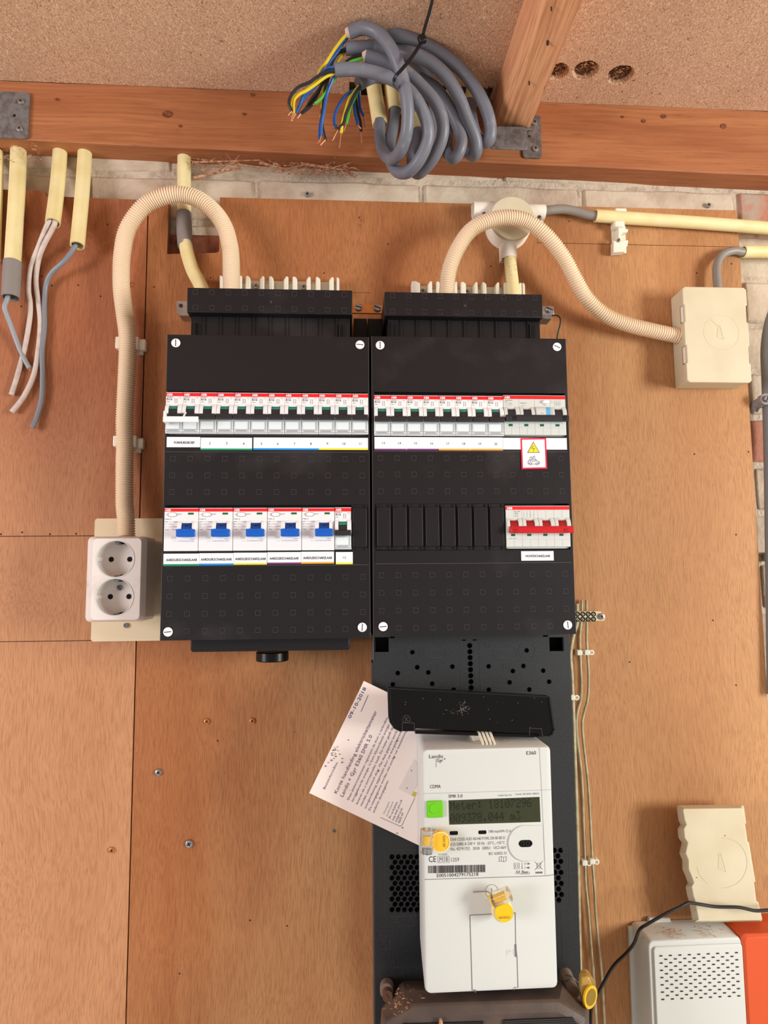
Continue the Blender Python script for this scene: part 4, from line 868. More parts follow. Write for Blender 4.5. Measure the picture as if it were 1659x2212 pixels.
# round junction box
g = thing('round_junction_box', 'round white junction box behind the flexible conduit arch', 'junction box', P(1095, 493, 0)); c = P(1107, 470, -.030); cx, cz = c.x, c.z; r = .0286
mb = MB(); mb.loft([[Vector((cx+q*math.cos(a), y, cz+q*math.sin(a))) for a in [k*math.pi/20 for k in range(40)]] for q, y in ((.0288, -.0003), (.0288, -.020), (.0268, -.0235))]); part('base', mb, PVCW, g, smooth=True)
mb = MB(); mb.loft([[Vector((cx+q*math.cos(a), y, cz+q*math.sin(a))) for a in [k*math.pi/24 for k in range(48)]] for q, y in ((.0282, -.0238), (.0286, -.0245), (.0286, -.0292), (.0278, -.0302), (.0001, -.0306))]); part('lid', mb, CREAMW, g, smooth=True)
def sleeve(x0, z0, x1, z1, rr=.0112):
    a, b = Vector((x0, -.0115, z0)), Vector((x1, -.0115, z1)); d = (b-a).normalized(); mb = MB(); n = Vector((0, 1, 0)); w = d.cross(n)
    mb.loft([[p+(n*math.cos(t)+w*math.sin(t))*q for t in [k*math.pi/12 for k in range(24)]] for p, q in ((a, rr), (b, rr), (b, rr-.0014), (b-d*.014, rr-.0016))]); part('sleeve', mb, PVCW, g, smooth=True)
    mb = MB(); mb.box(min(x0, x1)-(rr if x0 == x1 else 0), max(x0, x1)+(rr if x0 == x1 else 0), -.006, -.0004, min(z0, z1)-(rr if z0 == z1 else 0), max(z0, z1)+(0 if x0 == x1 else rr)); part('sleeve_foot', mb, PVCW, g)
lx = P(1021, 455, -.0115).x; rx_ = P(1176, 460, -.0115).x; bz = P(1100, 560, -.0115).z
zs = P(1100, 457, -.0115).z; sleeve(cx-.02, zs, lx, zs, .0116); sleeve(cx+.02, zs, rx_, zs, .0098); sleeve(cx-.001, cz-.02, cx-.001, bz, .0102)
for px, py in ((1046, 463), (1165, 470)):
    mb, h_ = MB(), MB(); pan_screw(mb, h_, P(px, py, -.024), .003); s = part('screw', mb, GALV, g, smooth=True); part('cross_recess', h_, HOLE, s)
pipe('conduit', pp([(1101, 548, -.0115), (1103, 575, -.014), (1108, 620, -.02), (1110, 650, -.024)], 0), .0079, CREAM, 'spotted cream conduit from the round junction box into the right panel', 'conduit', open1=False)
mb = MB()
for k in range(26):
    q = P(rg.uniform(1098, 1116), rg.uniform(560, 622), -.0225); q2 = q+Vector((rg.uniform(0, .0004), 0, 0)); rr = rg.uniform(.0002, .0005); d_ = abs(q.x-P(1105, 590, -.02).x); q.y = -.0172-.0079*math.sqrt(max(0, 1-(d_/.0079)**2))*.98
    mb.cyl(q, (0, -1, 0), rr, .0004, 7)
stuff(part('dirt_speck', mb, mat('mould_speck', (110, 96, 50), .9), bpy.data.objects['conduit.006'] if 'conduit.006' in bpy.data.objects else g))
cable('cable', pp([(1165, 456, -.0115), (1180, 455, -.0115), (1215, 452, -.011), (1245, 457, -.010), (1270, 464, -.010), (1300, 468, -.010)], 0), .0058, mat('dark_grey_cable', (136, 130, 122), .45), 'dark grey cable between the round junction box and the long cream conduit')
pipe('conduit', pp([(1286, 466, -.010), (1400, 474, -.010), (1530, 483, -.010), (1780, 502, -.010)], 0), .0082, CREAM, 'long cream conduit running right across the top edge of the plywood', 'conduit', open0=True, open1=False)
g = thing('conduit_clip', 'white saddle clip with an empty jaw under the long cream conduit', 'clip', P(1338, 546, 0)); mb = MB(); pbox(mb, 1322, 1352, 478, 546, -.003, -.0003); part('clip_base', mb, CLIPW, g, bevel=.0006)
mb = MB(); pbox(mb, 1330, 1354, 449, 457, -.016, -.001); part('jaw', mb, CLIPW, g, bevel=.0012); mb = MB(); pbox(mb, 1328, 1350, 476, 489, -.016, -.001); part('jaw', mb, CLIPW, g, bevel=.0015)
mb = MB(); a = [(1336, 489), (1352, 489), (1351, 494), (1357, 495), (1356, 501), (1346, 502), (1340, 508), (1342, 514), (1336, 514)]; mb.extr([P(x, y, -.012) for x, y in a], (0, .010, 0)); part('jaw', mb, CLIPW, g, bevel=.0005)
mb = MB(); a = [(1325, 520), (1345, 520), (1358, 518), (1356, 530), (1352, 534), (1351, 543), (1325, 545)]; mb.extr([P(x, y, -.012) for x, y in a], (0, .010, 0)); part('jaw', mb, CLIPW, g, bevel=.0008)
mb, h_ = MB(), MB(); pan_screw(mb, h_, P(1336, 520, -.0122), .0026); s = part('screw', mb, STEEL, g, smooth=True); part('cross_recess', h_, HOLE, s)
# square junction box with lid
def notched(x0, x1, z0, z1, d, cuts, r=.003):
    L = [(x0+r, z0), (x1-r, z0), (x1, z0+r)]
    for a, b in cuts: L += [(x1, a), (x1-d, a), (x1-d, b), (x1, b)]
    L += [(x1, z1-r), (x1-r, z1), (x0+r, z1), (x0, z1-r)]
    for a, b in reversed(cuts): L += [(x0, b), (x0+d, b), (x0+d, a), (x0, a)]
    return L+[(x0, z0+r)]
g = thing('square_junction_box', 'cream rectangular junction box mounted at the upper right edge of the plywood', 'junction box', P(1530, 838, 0))
Yl = -.034; x0, x1 = (P(1478.5, 700, Yl).x+P(1486, 800, Yl).x)/2-.001, P(1618, 720, Yl).x; z1, z0 = P(1545, 620, Yl).z, P(1550, 826, Yl).z; H = z1-z0
mb = MB(); bx0, bx1, bz0, bz1 = x0+.0015, x1-.0015, z0+.0015, z1-.0015; mb.box(bx0, bx1, -.026, -.0004, bz0, bz1); bd = part('box_body', mb, CREAMW, g, bevel=.0012)
cuts = [(z0+H*.2, z0+H*.385), (z0+H*.63, z0+H*.81)]
mb = MB(); mb.prism(notched(x0, x1, z0, z1, .0018, cuts), Yl, -.0255); part('lid', mb, CREAMW, g, bevel=.0022, seg=3)
mb = MB(); q = P(1558, 718, Yl); mb.ring((q.x, 0, q.z), .0229, .0232, Yl-.0001, Yl+.0002, 60); part('moulded_circle', mb, mat('cream_shadow_line', (196, 186, 150), .6), g)
mb = MB(); yy = Yl-.0002
stroke(mb, [(1550, 703), (1555, 703), (1563, 733), (1549, 728), (1551, 703)], .5, yy); stroke(mb, [(1535, 690), (1549, 703)], .5, yy)
for k in range(5): stroke(mb, [(1551.5, 708+k*4), (1557+k, 709+k*4)], .4, yy)
part('moulded_emblem', mb, MATS['cream_shadow_line'], g)
for a, b in cuts:
    mb = MB(); mb.box(x0+.0002, x0+.0019, -.0305, -.0258, a+.001, b-.001); part('latch', mb, PVCW, g, bevel=.0005)
    mb = MB(); mb.box(x0+.0001, x0+.0016, -.0262, -.0254, a+.0004, b-.0004); part('latch_gap', mb, HOLE, g)
for k in range(3):
    xx = x0+(x1-x0)*(.14+.27*k); mb = MB(); mb.box(xx, xx+.015, -.0258, -.0235, z0+.0005, z0+.0022); part('vent_slot', mb, CREAMW, g, bevel=.0003)
    mb = MB(); mb.box(xx-.004, xx-.0006, -.0256, -.0230, z0+.0012, z0+.0022); part('vent_gap', mb, DIRT_HOLE, g)
cable('cable', pp([(1551, 640, -.014), (1550, 618, -.014), (1548, 590, -.013), (1550, 568, -.012), (1561, 550, -.010), (1583, 542, -.008), (1602, 544, -.006), (1625, 545, -.004)], 0), .0052, mat('dark_grey_cable', (136, 130, 122), .45), 'grey cable curving from the square junction box into the short right conduit')
pipe('conduit', pp([(1606, 544, -.004), (1659, 544, -.004), (1800, 546, -.004)], 0), .0080, CREAM, 'lower cream conduit at the right edge with the grey cable entering it', 'conduit', open0=True, open1=False)
cable('grey_pipe', pp([(1690, 640, -.02), (1668, 690, -.014), (1658, 750, -.008), (1660, 830, -.004), (1664, 960, -.004), (1668, 1200, -.004), (1672, 1500, -.004)], 0), .0082, mat('grey_pipe', (118, 120, 122), .35), 'thick grey cable running down the bricks at the right edge', 'cable', n=16)
g = thing('pipe_clip', 'grey pipe clip with slotted screw at the right edge above the other', 'clip', P(1640, 880, .012)); mb = MB(); mb.tube(pp([(1626, 886, .010), (1632, 876, .006), (1645, 868, -.006)], 0, k=4), .0066, 16); part('clip_arm', mb, mat('clip_grey', (136, 128, 128), .45), g, smooth=True)
mb = MB(); c = P(1655, 862, -.014); mb.cyl(c+Vector((0, .008, 0)), (0, -1, 0), .0075, .008, 20); part('boss', mb, mat('clip_grey', (136, 128, 128), .45), g, smooth=True); slot_screw(g, 1655, 862, -.0142, .0042, 1.2, GALV)
g = thing('pipe_clip', 'dark grey pipe clip low at the right edge on the bricks', 'clip', P(1658, 1212, .012)); mb = MB(); c = P(1661, 1203, .006); mb.ring((c.x, 0, c.z), .0036, .0062, -.006, .013, 20); mb.cyl((c.x, .013, c.z), (0, -1, 0), .004, .014, 12); part('boss', mb, GREYP, g, smooth=True)
# wall plug hole marks in the brick band
mb = MB(); c = P(664, 420, .012); mb.ring((c.x, 0, c.z), .0022, .0034, .010, .0165, 14); part('wall_plug', mb, mat('grey_plug', (150, 144, 136), .6), wall)
mb = MB(); c = P(1531, 443, .012); mb.ring((c.x, 0, c.z), .0022, .0034, .011, .0165, 14); part('wall_plug', mb, MATS['grey_plug'], wall)
# ---------------------------------------------------------------- hanging bundle of grey cables and their conduits
CR = .0072
def dz(Y): return -.040+(Y+.040)*1.75
tops = [((800, 140), (821, 270), -.034, 'leftmost cream conduit behind the cable bundle, its end fully in view'), ((840, 150), (853, 240), -.029, 'cream conduit second from the left behind the cable bundle'), ((885, 150), (902, 284), -.030, 'cream conduit with its cut end in the middle of the cable bundle'), ((990, 130), (970, 258), -.030, 'second cream conduit from the right behind the cable bundle'), ((1036, 135), (1017, 222), -.030, 'rightmost cream conduit behind the cable bundle, beside the joist')]
for (a, b, Y, lab) in tops:
    top = P(a[0], a[1], Y); e = P(b[0], b[1], Y-.01); d = (top-e).normalized(); t2 = e+d*((2.166-e.z)/d.z if d.z > 0 else .05)
    pipe('conduit', [t2, t2.lerp(e, .5), e], .0096, mat('cream_conduit_lit', (244, 230, 172), .45, noise=((230, 212, 152), 30, .4, .7)), lab, 'conduit')  # lighter copy of the conduit cream, brightened against the shade behind the bundle
Z = [
 ('grey cable looping in front of all others from the leftmost conduit', [(820, 262, -.044), (821, 300, -.046), (829, 330, -.052), (846, 343, -.062), (864, 328, -.074), (877, 292, -.084), (881, 248, -.09), (877, 205, -.094), (867, 160, -.096), (853, 122, -.098), (836, 92, -.098), (813, 69, -.096), (783, 61, -.094), (754, 70, -.092)]),
 ('grey cable with the second highest cut end of the bundle', [(970, 340, -.044), (947, 352, -.05), (932, 330, -.052), (941, 268, -.056), (934, 208, -.06), (922, 165, -.064), (900, 134, -.07), (866, 113, -.078), (817, 102, -.084), (781, 103, -.086), (747, 105, -.086)]),
 ('grey cable with the third cut end, making the widest lower loop', [(902, 278, -.040), (900, 310, -.042), (890, 345, -.045), (900, 374, -.052), (921, 360, -.060), (941, 332, -.068), (955, 297, -.074), (956, 262, -.078), (941, 222, -.082), (910, 186, -.084), (875, 155, -.086), (833, 134, -.088), (791, 121, -.088)]),
 ('grey cable with the lowest long horizontal cut end', [(853, 234, -.039), (850, 270, -.042), (842, 310, -.046), (843, 345, -.050), (858, 370, -.056), (880, 372, -.064), (901, 352, -.072), (919, 318, -.078), (925, 285, -.082), (917, 250, -.086), (900, 216, -.09), (874, 187, -.092), (839, 167, -.094), (800, 155, -.094), (763, 150, -.094), (723, 151, -.094)]),
 ('short grey stub end poking out beneath the others', [(900, 240, -.058), (880, 200, -.064), (850, 172, -.07), (815, 165, -.076), (795, 170, -.078), (775, 181, -.08)]),
 ('thickest outer grey cable arching to the far right of the bundle', [(1016, 214, -.040), (1018, 250, -.042), (1025, 285, -.046), (1040, 306, -.052), (1056, 302, -.058), (1059, 272, -.062), (1048, 231, -.066), (1023, 184, -.070), (991, 145, -.074), (947, 112, -.078), (907, 92, -.082), (860, 77, -.086), (822, 70, -.08)]),
 ('grey cable sweeping down just left of the outermost one', [(1030, 250, -.036), (1032, 290, -.034), (1035, 322, -.040), (1022, 341, -.050), (1008, 330, -.052), (1025, 322, -.056), (1022, 295, -.060), (1009, 258, -.066), (990, 208, -.072), (962, 163, -.078), (926, 132, -.082), (889, 116, -.084), (860, 112, -.08)]),
 ('grey cable forming the small loop in the right half of the bundle', [(970, 250, -.040), (966, 290, -.044), (966, 325, -.048), (978, 342, -.054), (992, 328, -.058), (997, 300, -.060), (985, 262, -.062), (963, 220, -.064), (940, 190, -.066), (905, 170, -.066)])]
Z[6] = (Z[6][0], [(1030, 240, -.036), (1044, 285, -.034), (1040, 325, -.038), (1022, 342, -.046), (1003, 334, -.050), (1000, 318, -.052), (1012, 326, -.056), (1026, 318, -.058), (1024, 292, -.060), (1009, 256, -.066), (990, 208, -.072), (962, 163, -.078), (926, 132, -.082), (889, 116, -.084), (860, 112, -.08)])
Z[6] = (Z[6][0], [(1014, 330, -.044), (1022, 336, -.048), (1029, 325, -.055), (1026, 297, -.060), (1009, 256, -.066), (990, 208, -.072), (962, 163, -.078), (926, 132, -.082), (889, 116, -.084), (860, 112, -.08)])
Z[1] = (Z[1][0], [(905, 372, -.046), (925, 354, -.05), (940, 318, -.054), (943, 268, -.056), (935, 208, -.06), (922, 165, -.064), (900, 134, -.07), (866, 113, -.078), (817, 102, -.084), (781, 103, -.086), (747, 105, -.086)])
cg = []
for lab, pts in Z:
    pts = [(x, y, dz(Y)) for x, y, Y in pts]; path = pp(pts, 0, k=7); g = thing('grey_cable', lab, 'cable', path[len(path)//2], 'grey cables of the hanging bundle'); mb = MB(); mb.tube(path, CR if 'outer' not in lab else CR*1.05, 16); part('sheath', mb, GREYC, g, smooth=True); cg.append(g)
def core(g, m_, pts, Y0, Y1, tipto=None):
    Y0, Y1 = dz(Y0), dz(Y1)
    path = pp([(x, y) for x, y in pts], Y0, Y1, k=6); mb = MB(); mb.tube(path, .0017, 8); c = part('core_wire', mb, m_, g, smooth=True)
    d = (path[-1]-path[-2]).normalized(); e = P(tipto[0], tipto[1], Y1) if tipto else path[-1]+d*.006; h = MB(); h.tube([path[-1], path[-1].lerp(e, .5), e], .0007, 6); part('bare_end', h, COPPER, c)
A, B_, C_, D_, E_ = cg[0], cg[1], cg[2], cg[3], cg[4]
core(A, CY, [(754, 72), (742, 82), (722, 108), (705, 135), (692, 152), (682, 175), (660, 196), (640, 206), (632, 222), (634, 248)], -.092, -.088, (628, 252))
core(A, CB, [(755, 78), (743, 88), (730, 110), (712, 134), (700, 165), (680, 188), (664, 205), (650, 225), (641, 246)], -.09, -.08, (630, 262))
core(A, CK, [(752, 80), (738, 96), (722, 122), (713, 146), (704, 170), (685, 198), (672, 216), (660, 236), (650, 245)], -.086, -.082, (642, 256))
core(B_, CK, [(748, 108), (730, 115), (718, 128), (712, 160), (702, 196), (697, 240), (696, 270), (703, 302)], -.086, -.078, (692, 314))
core(B_, CB, [(748, 104), (730, 116), (716, 140), (708, 175), (704, 215), (697, 245), (691, 275), (690, 300)], -.084, -.076, (686, 311))
core(B_, CY, [(747, 108), (737, 122), (722, 145), (708, 172), (698, 195), (695, 235)], -.084, -.08, (689, 254))
core(C_, CG, [(791, 124), (775, 129), (757, 134), (735, 152), (722, 172), (706, 196), (692, 215), (680, 224)], -.088, -.086, (676, 226))
core(C_, CK, [(791, 118), (775, 120), (757, 127), (740, 142), (715, 158), (698, 175), (688, 200), (672, 228), (652, 244)], -.086, -.082, (643, 256))
core(D_, CB, [(724, 145), (708, 148), (690, 162), (668, 190), (655, 208), (648, 226), (640, 244)], -.094, -.084, (632, 258))
core(D_, CK, [(724, 154), (706, 156), (688, 164), (668, 178), (645, 188), (630, 204), (624, 222), (630, 240)], -.096, -.092, (622, 250))
core(D_, CY, [(724, 158), (704, 166), (682, 182), (662, 196), (645, 205), (635, 218), (634, 246)], -.094, -.09, (628, 262))
core(D_, CB, [(724, 160), (716, 178), (706, 205), (700, 240), (695, 268), (694, 292)], -.09, -.082, (690, 308))
core(E_, CB, [(777, 183), (770, 192), (752, 202), (738, 218), (726, 240), (722, 262), (727, 277)], -.08, -.078, (722, 300))
core(E_, CY, [(775, 185), (764, 200), (754, 215), (746, 240), (740, 264), (737, 288)], -.08, -.08, (733, 320))
core(E_, CK, [(778, 187), (766, 204), (757, 226), (747, 246), (742, 266), (730, 280)], -.082, -.08, (718, 304))
core(E_, CG, [(775, 182), (770, 205), (758, 228), (752, 252), (748, 268)], -.078, -.076, (742, 284))
core(E_, CB, [(772, 190), (766, 212), (766, 238), (770, 256), (773, 270)], -.076, -.074, (780, 278))
core(E_, CK, [(774, 188), (769, 215), (774, 245), (779, 265), (780, 284)], -.074, -.072, (781, 309))
core(E_, CB, [(775, 190), (776, 214), (778, 235), (785, 251)], -.072, -.07, (788, 276))
core(E_, CY, [(776, 196), (775, 212), (766, 230), (763, 248)], -.07, -.07, (762, 250))
for g_, (x, y), Y in ((A, (752, 70), -.092), (C_, (789, 121), -.088)):
    c = P(x, y, dz(Y)); mb = MB(); mb.cyl(c+Vector((.002, 0, 0)), (-1, 0, -.2), .0062, .005, 14, .0045); part('filler_collar', mb, mat('filler_collar', (222, 196, 180), .6), g_, smooth=True)
# cable tie
g = thing('cable_tie', 'black cable tie hanging the grey cable bundle from above', 'cable tie', P(911, 86, -.152))
def strap(pts, w, t, nrm=(0, -1, 0)):
    mb = MB(); n = Vector(nrm)*t; vs = []; fs = []
    for i, p in enumerate(pts):
        d = (pts[min(i+1, len(pts)-1)]-pts[max(0, i-1)]).normalized(); s_ = d.cross(Vector(nrm)).normalized()*w; vs.append([p-s_-n, p+s_-n, p+s_+n, p-s_+n])
    return mb.loft(vs)
part('strap', strap(pp([(968, -183, -.200), (955, -110, -.195), (940, -30, -.185), (934, 0, -.172), (927, 28, -.164), (919, 55, -.158), (911, 86, -.153)], 0, k=4), .0017, .0005), NYLT, g)
part('strap', strap(pp([(910, 90, -.153), (900, 108, -.154), (883, 132, -.155), (866, 152, -.155), (855, 164, -.153), (851, 174, -.149), (852, 184, -.143), (856, 191, -.136)], 0, k=4), .0018, .0006), NYLT, g)
mb = MB(); c = P(911.5, 85, -.153); mb.box(c.x-.0042, c.x+.0042, -.1565, -.150, c.z-.0042, c.z+.0042, Matrix.Translation(c) @ Matrix.Rotation(-.35, 4, 'Y') @ Matrix.Translation(-c)); part('tie_head', mb, NYLT, g, bevel=.0012)
# ---------------------------------------------------------------- double socket on its plate
a, b, c_, d_ = P(204, 1120, -.004), P(360, 1120, -.004), P(197, 1386, -.004), P(349, 1386, -.004)
mb = MB(); mb.prism(rrect((a.x+c_.x)/2, .012, c_.z, a.z, .0035), -.004, -.0003); tag(part('backing_plate', mb, PAINT), 'cream painted metal plate behind the double socket', 'plate')
g = thing('double_socket', 'grimy white surface-mounted double wall socket, two round wells one above the other', 'socket', P(250, 1349, -.004))
Ya, Yb = -.068, -.0755; ox0, ox1 = (P(187, 1250, Ya).x), P(316, 1250, Ya).x; oz1, oz0 = P(250, 1157, Ya).z, P(250, 1345, Ya).z
fx0, fx1 = P(197.5, 1250, Yb).x, P(303.5, 1250, Yb).x; fz1, fz0 = P(250, 1154, Yb).z, P(250, 1349, Yb).z
fz1 = min(fz1, oz1-.0005)
def rr8(x0, x1, z0, z1, r, y): return [Vector((x, y, z)) for x, z in rrect(x0, x1, z0, z1, r, 2)]
ox1b = P(340, 1250, -.012).x
mb = MB(); mb.loft([rr8(ox0+.002, ox1-.001, oz0+.003, oz1-.003, .003, -.0042), rr8(ox0+.002, ox1-.001, oz0+.003, oz1-.003, .003, -.030), rr8(ox0, ox1, oz0+.001, oz1-.001, .004, -.034), rr8(ox0, ox1, oz0+.001, oz1-.001, .005, Ya), rr8(fx0+.001, fx1, oz0+.0035, oz1-.0035, .004, Yb)])
sb = part('socket_housing', mb, SOCK, g); q = MB(); wells = []
for px, py in ((249.5, 1207.4), (247.5, 1289.7)):
    c = P(px, py, Yb); wells.append(c); q.cyl((c.x, -.1, c.z), (0, 1, 0), .0205, .1-.0585, 48)
cut(sb, q); sb.modifiers.new('bevel', 'BEVEL').width = .0005; sb.modifiers['bevel'].limit_method = 'ANGLE'
for i, c in enumerate(wells):
    mb = MB(); mb.ring((c.x, 0, c.z), .0198, .0207, Yb-.0004, Yb+.001, 48); w = part('well_rim', mb, WHITE2, g, smooth=True)
    for dx in (-.0102, .0102):
        mb = MB(); mb.ring((c.x+dx, 0, c.z), .0030, .0036, -.0590, -.0585, 20); part('pin_hole_rim', mb, SOCK, w)
        mb = MB(); mb.cyl((c.x+dx, -.0588, c.z), (0, 1, 0), .0031, .0004, 18); part('pin_hole', mb, HOLE, w)
    for s in (-1, 1):
        mb = MB(); mb.box(c.x-.0025, c.x+.0025, -.072, -.0586, c.z+s*.0172-.0008, c.z+s*.0195+.0003*s); part('earth_contact', mb, GALV, w, bevel=.0008)
        mb = MB(); mb.box(c.x+.0028, c.x+.0062, -.066, -.0586, c.z+s*.0172, c.z+s*.0190); part('contact_gap', mb, HOLE, w)
        mb = MB(); mb.box(c.x+s*.0197-.0012, c.x+s*.0197+.0012, -.0745, -.0586, c.z-.0022, c.z+.0022); part('guide_rib', mb, SOCK, w, bevel=.0003)
c = P(258.5, 1269.5, -.0590); slot_screw(g, 258.5, 1269.5, -.0590, .0030, -.8, GALV)
mb = MB(); c = P(273, 1351, -.0045); mb.cyl(c, (0, -1, 0), .003, .0015, 14); s = part('fixing_screw', mb, GALV, g, smooth=True)
# ---------------------------------------------------------------- terminal block, sheathed cables and their clips
g = thing('terminal_strip', 'small beige terminal strip with black screw holes right of the right panel', 'terminal block', P(1270, 1342, 0)); x0, x1 = P(1205, 1331, -.014).x, P(1304, 1331, -.014).x; z1, z0 = P(1270, 1320.5, -.014).z, P(1270, 1341.5, -.014).z
mb = MB(); mb.prism([(x0, z0), (x1, z0), (x1+.002, z0+.003), (x1+.002, z1-.006), (x1-.004, z1), (x0, z1)], -.014, -.0005); part('strip', mb, mat('beige_strip', (222, 208, 176), .5), g, bevel=.0006)
for i in range(4):
    for j in range(2):
        q = P(1247.5+i*11.5, 1326.5+j*11, -.014); mb = MB(); mb.ring((q.x, 0, q.z), .0018, .0031, -.0145, -.0138, 14); w = part('screw_well', mb, HOLE, g); mb = MB(); mb.cyl((q.x, -.0141, q.z), (0, -1, 0), .0019, .0002, 12); part('brass_screw', mb, LEAD, w); mb = MB(); u = Vector((.7, 0, .7)); v = Vector((-.7, 0, .7)); q.y = -.0146
        mb.extr([q-u*.0018-v*.0003, q+u*.0018-v*.0003, q+u*.0018+v*.0003, q-u*.0018+v*.0003], (0, .0001, 0)); part('slot', mb, HOLE, w)
mb, h_ = MB(), MB(); pan_screw(mb, h_, P(1299, 1331.5, -.0142), .0040); s = part('screw', mb, STEEL, g, smooth=True); part('cross_recess', h_, HOLE, s)
cable('sheathed_cable', pp([(1246, 1304), (1246, 1345), (1239, 1370), (1234, 1395), (1232, 1419), (1235, 1459), (1236.5, 1499), (1238, 1539), (1240, 1598), (1244, 1718), (1248, 1850), (1251, 2000), (1255, 2230)], -.008, -.006), .0026, LEAD, 'thicker metal-sheathed cable hugging the edge of the meter board', n=10)
cable('sheathed_cable', pp([(1256.6, 1296), (1257, 1320), (1255.6, 1344), (1252.6, 1369.5), (1252.6, 1399), (1254.6, 1449), (1255.6, 1479), (1254.6, 1509), (1247.6, 1538), (1245, 1568), (1248.6, 1608), (1254.6, 1658), (1258, 1705), (1261, 1797), (1263.6, 1858), (1265, 1907), (1270.6, 1963), (1276, 2032), (1283, 2115), (1290, 2240)], -.007, -.005), .0016, LEAD, 'left of the two thin metal-sheathed cables right of the meter board', n=10)
cable('sheathed_cable', pp([(1266.5, 1296), (1267.5, 1344), (1267, 1379.5), (1268.5, 1409), (1271, 1449), (1271, 1489), (1268.5, 1513), (1259.6, 1548.5), (1257.6, 1568), (1260.6, 1608), (1266.5, 1658), (1271, 1705), (1274, 1755), (1279, 1852), (1284, 1921), (1287, 1977), (1294, 2046), (1301, 2115), (1308, 2240)], -.007, -.005), .0016, LEAD, 'right of the two thin metal-sheathed cables right of the meter board', n=10)
for x, y, lab in ((1252.6, 1410, 'left of the two small white cable clips just below the terminal strip'), (1269, 1409.5, 'right of the two small white cable clips just below the terminal strip'), (1237, 1507, 'small white clip on the thick sheathed cable beside the black flap'), (1263.6, 1865, 'left of the paired white clips level with the meter barcode'), (1280, 1862, 'right of the paired white clips level with the meter barcode')):
    g = thing('cable_clip', lab, 'clip', P(x+4, y+6, 0)); mb = MB(); pbox(mb, x-6, x+5, y-6, y+6, -.0105, -.0004); part('clip_body', mb, CLIPW, g, bevel=.0009); c = P(x+9, y, -.008); mb = MB(); mb.cyl((c.x, -.0004, c.z), (0, -1, 0), .0034, .008, 18); part('nail_boss', mb, CLIPW, g, bevel=.0005)
    mb = MB(); mb.ring((c.x, 0, c.z), .0009, .0015, -.0087, -.0083, 12); part('nail_head', mb, GREYP, g)
# ================================================================ METER BOARD, METER, LEAFLET
MY = -.078
bx0 = (P(805, 1420, MY).x+P(808, 1780, MY).x+P(812, 2200, MY).x)/3; bx1 = (P(1225, 1420, MY).x+P(1246, 1780, MY).x+P(1259, 2099, MY).x)/3; mzt = 1.4712; mzb = P(1000, 2260, MY).z
g = thing('meter_board', 'black perforated plastic meter board below the right panel', 'meter board', ((bx0+bx1)/2, 0, mzb)); gM = g
mb = MB(); mb.box(bx0, bx1, MY, MY+.005, mzb, mzt); pl = part('front_plate', mb, METB, g)
cutr = MB(); holes = []
def hole(px, py, r): 
    c = P(px, py, MY); cutr.cyl((c.x, MY-.002, c.z), (0, 1, 0), r, .0096, 14); holes.append((c, r))
for k in range(8): hole(1014.8+.46*k, 1394.6+13.0*k, .0029)
for px, py in ((891, 1409), (901.4, 1441.5), (859.4, 1454), (925.4, 1452.5), (977.5, 1440), (848.7, 1478.5), (933.8, 1477), (1138, 1405), (1055.6, 1439.4), (1130.9, 1438.6), (1108, 1449.6), (1173.7, 1448.7), (1101, 1474), (1186.4, 1472.7), (1056, 1490), (1143.6, 1489.5), (980, 1490)): hole(px, py, .0026)
for r_ in range(11):
    for k in range(5): hole((846.9 if r_ % 2 == 0 else 853.4)+13.5*k, 1851+11.4*r_, .0028)
for r_ in range(10):
    for k in range(3): hole((1211 if r_ % 2 == 0 else 1205)+.25*r_-13.5*k, 1837+11.9*r_, .0028)
for x0, x1, y0, y1 in ((808, 840, 1377, 1409), (1188, 1219, 1377, 1407)): pbox(cutr, x0, x1, y0, y1, MY-.002, MY+.008)
for x0, x1, y0, y1 in ((842, 853, 1375.5, 1379), (1174, 1185, 1372.5, 1376), (999, 1007, 1382, 1384.5), (1022, 1030, 1381.5, 1384)): pbox(cutr, x0, x1, y0, y1, MY-.002, MY+.008)
cut(pl, cutr)
rm = MB()
for c, r in holes: rm.ring((c.x, 0, c.z), r, r+.0003, MY-.0002, MY+.0002, 14)
stuff(part('hole_rim', rm, METB, g, smooth=True))
mb = MB(); mb.box(bx0+.002, bx1-.002, MY+.03, -.002, mzb, mzt-.003); mb.box(bx0+.001, bx0+.003, MY+.005, MY+.031, mzb, mzt-.001); mb.box(bx1-.003, bx1-.001, MY+.005, MY+.031, mzb, mzt-.001); mb.box(bx0+.001, bx1-.001, MY+.005, MY+.031, mzt-.003, mzt-.001); part('back_frame', mb, BLACKD, g)
mb = MB(); mb.box(bx0-.0012, bx0, MY+.004, MY+.03, mzb, P(805, 1433, MY).z); mb.box(bx0-.0005, bx0+.001, MY-.001, MY+.01, P(805, 1425, MY).z, mzt); part('side_clip', mb, EDGE, g)
ln = MB(); yy = MY-.0003
for pts in ([(994, 1373), (997, 1494)], [(1034.5, 1373), (1039, 1494)], [(832, 1835), (832, 1980), (902, 1978)], [(832, 1835), (898, 1834)], [(851, 1992), (867, 1991.5), (867, 2000), (895, 1999), (895, 1990.5), (903, 1990)], [(850, 1992), (851, 2090), (868, 2090), (868, 2101), (872, 2101), (872, 2112)], [(1213, 1835), (1229, 1834), (1232, 1960), (1214, 1961)], [(1213, 1970), (1217, 2075), (1211, 2075)], [(815, 2020), (844, 2019), (845, 2049), (816, 2050), (815, 2020)]): stroke(ln, pts, .9, yy)
stroke(ln, arc(831, 2034.5, 12.5, 0, 360, 24), 1.0, yy); stroke(ln, [(827, 2026), (827.5, 2043)], 1.1, yy); stroke(ln, [(835.5, 2026), (827.5, 2035), (836, 2043)], 1.1, yy)
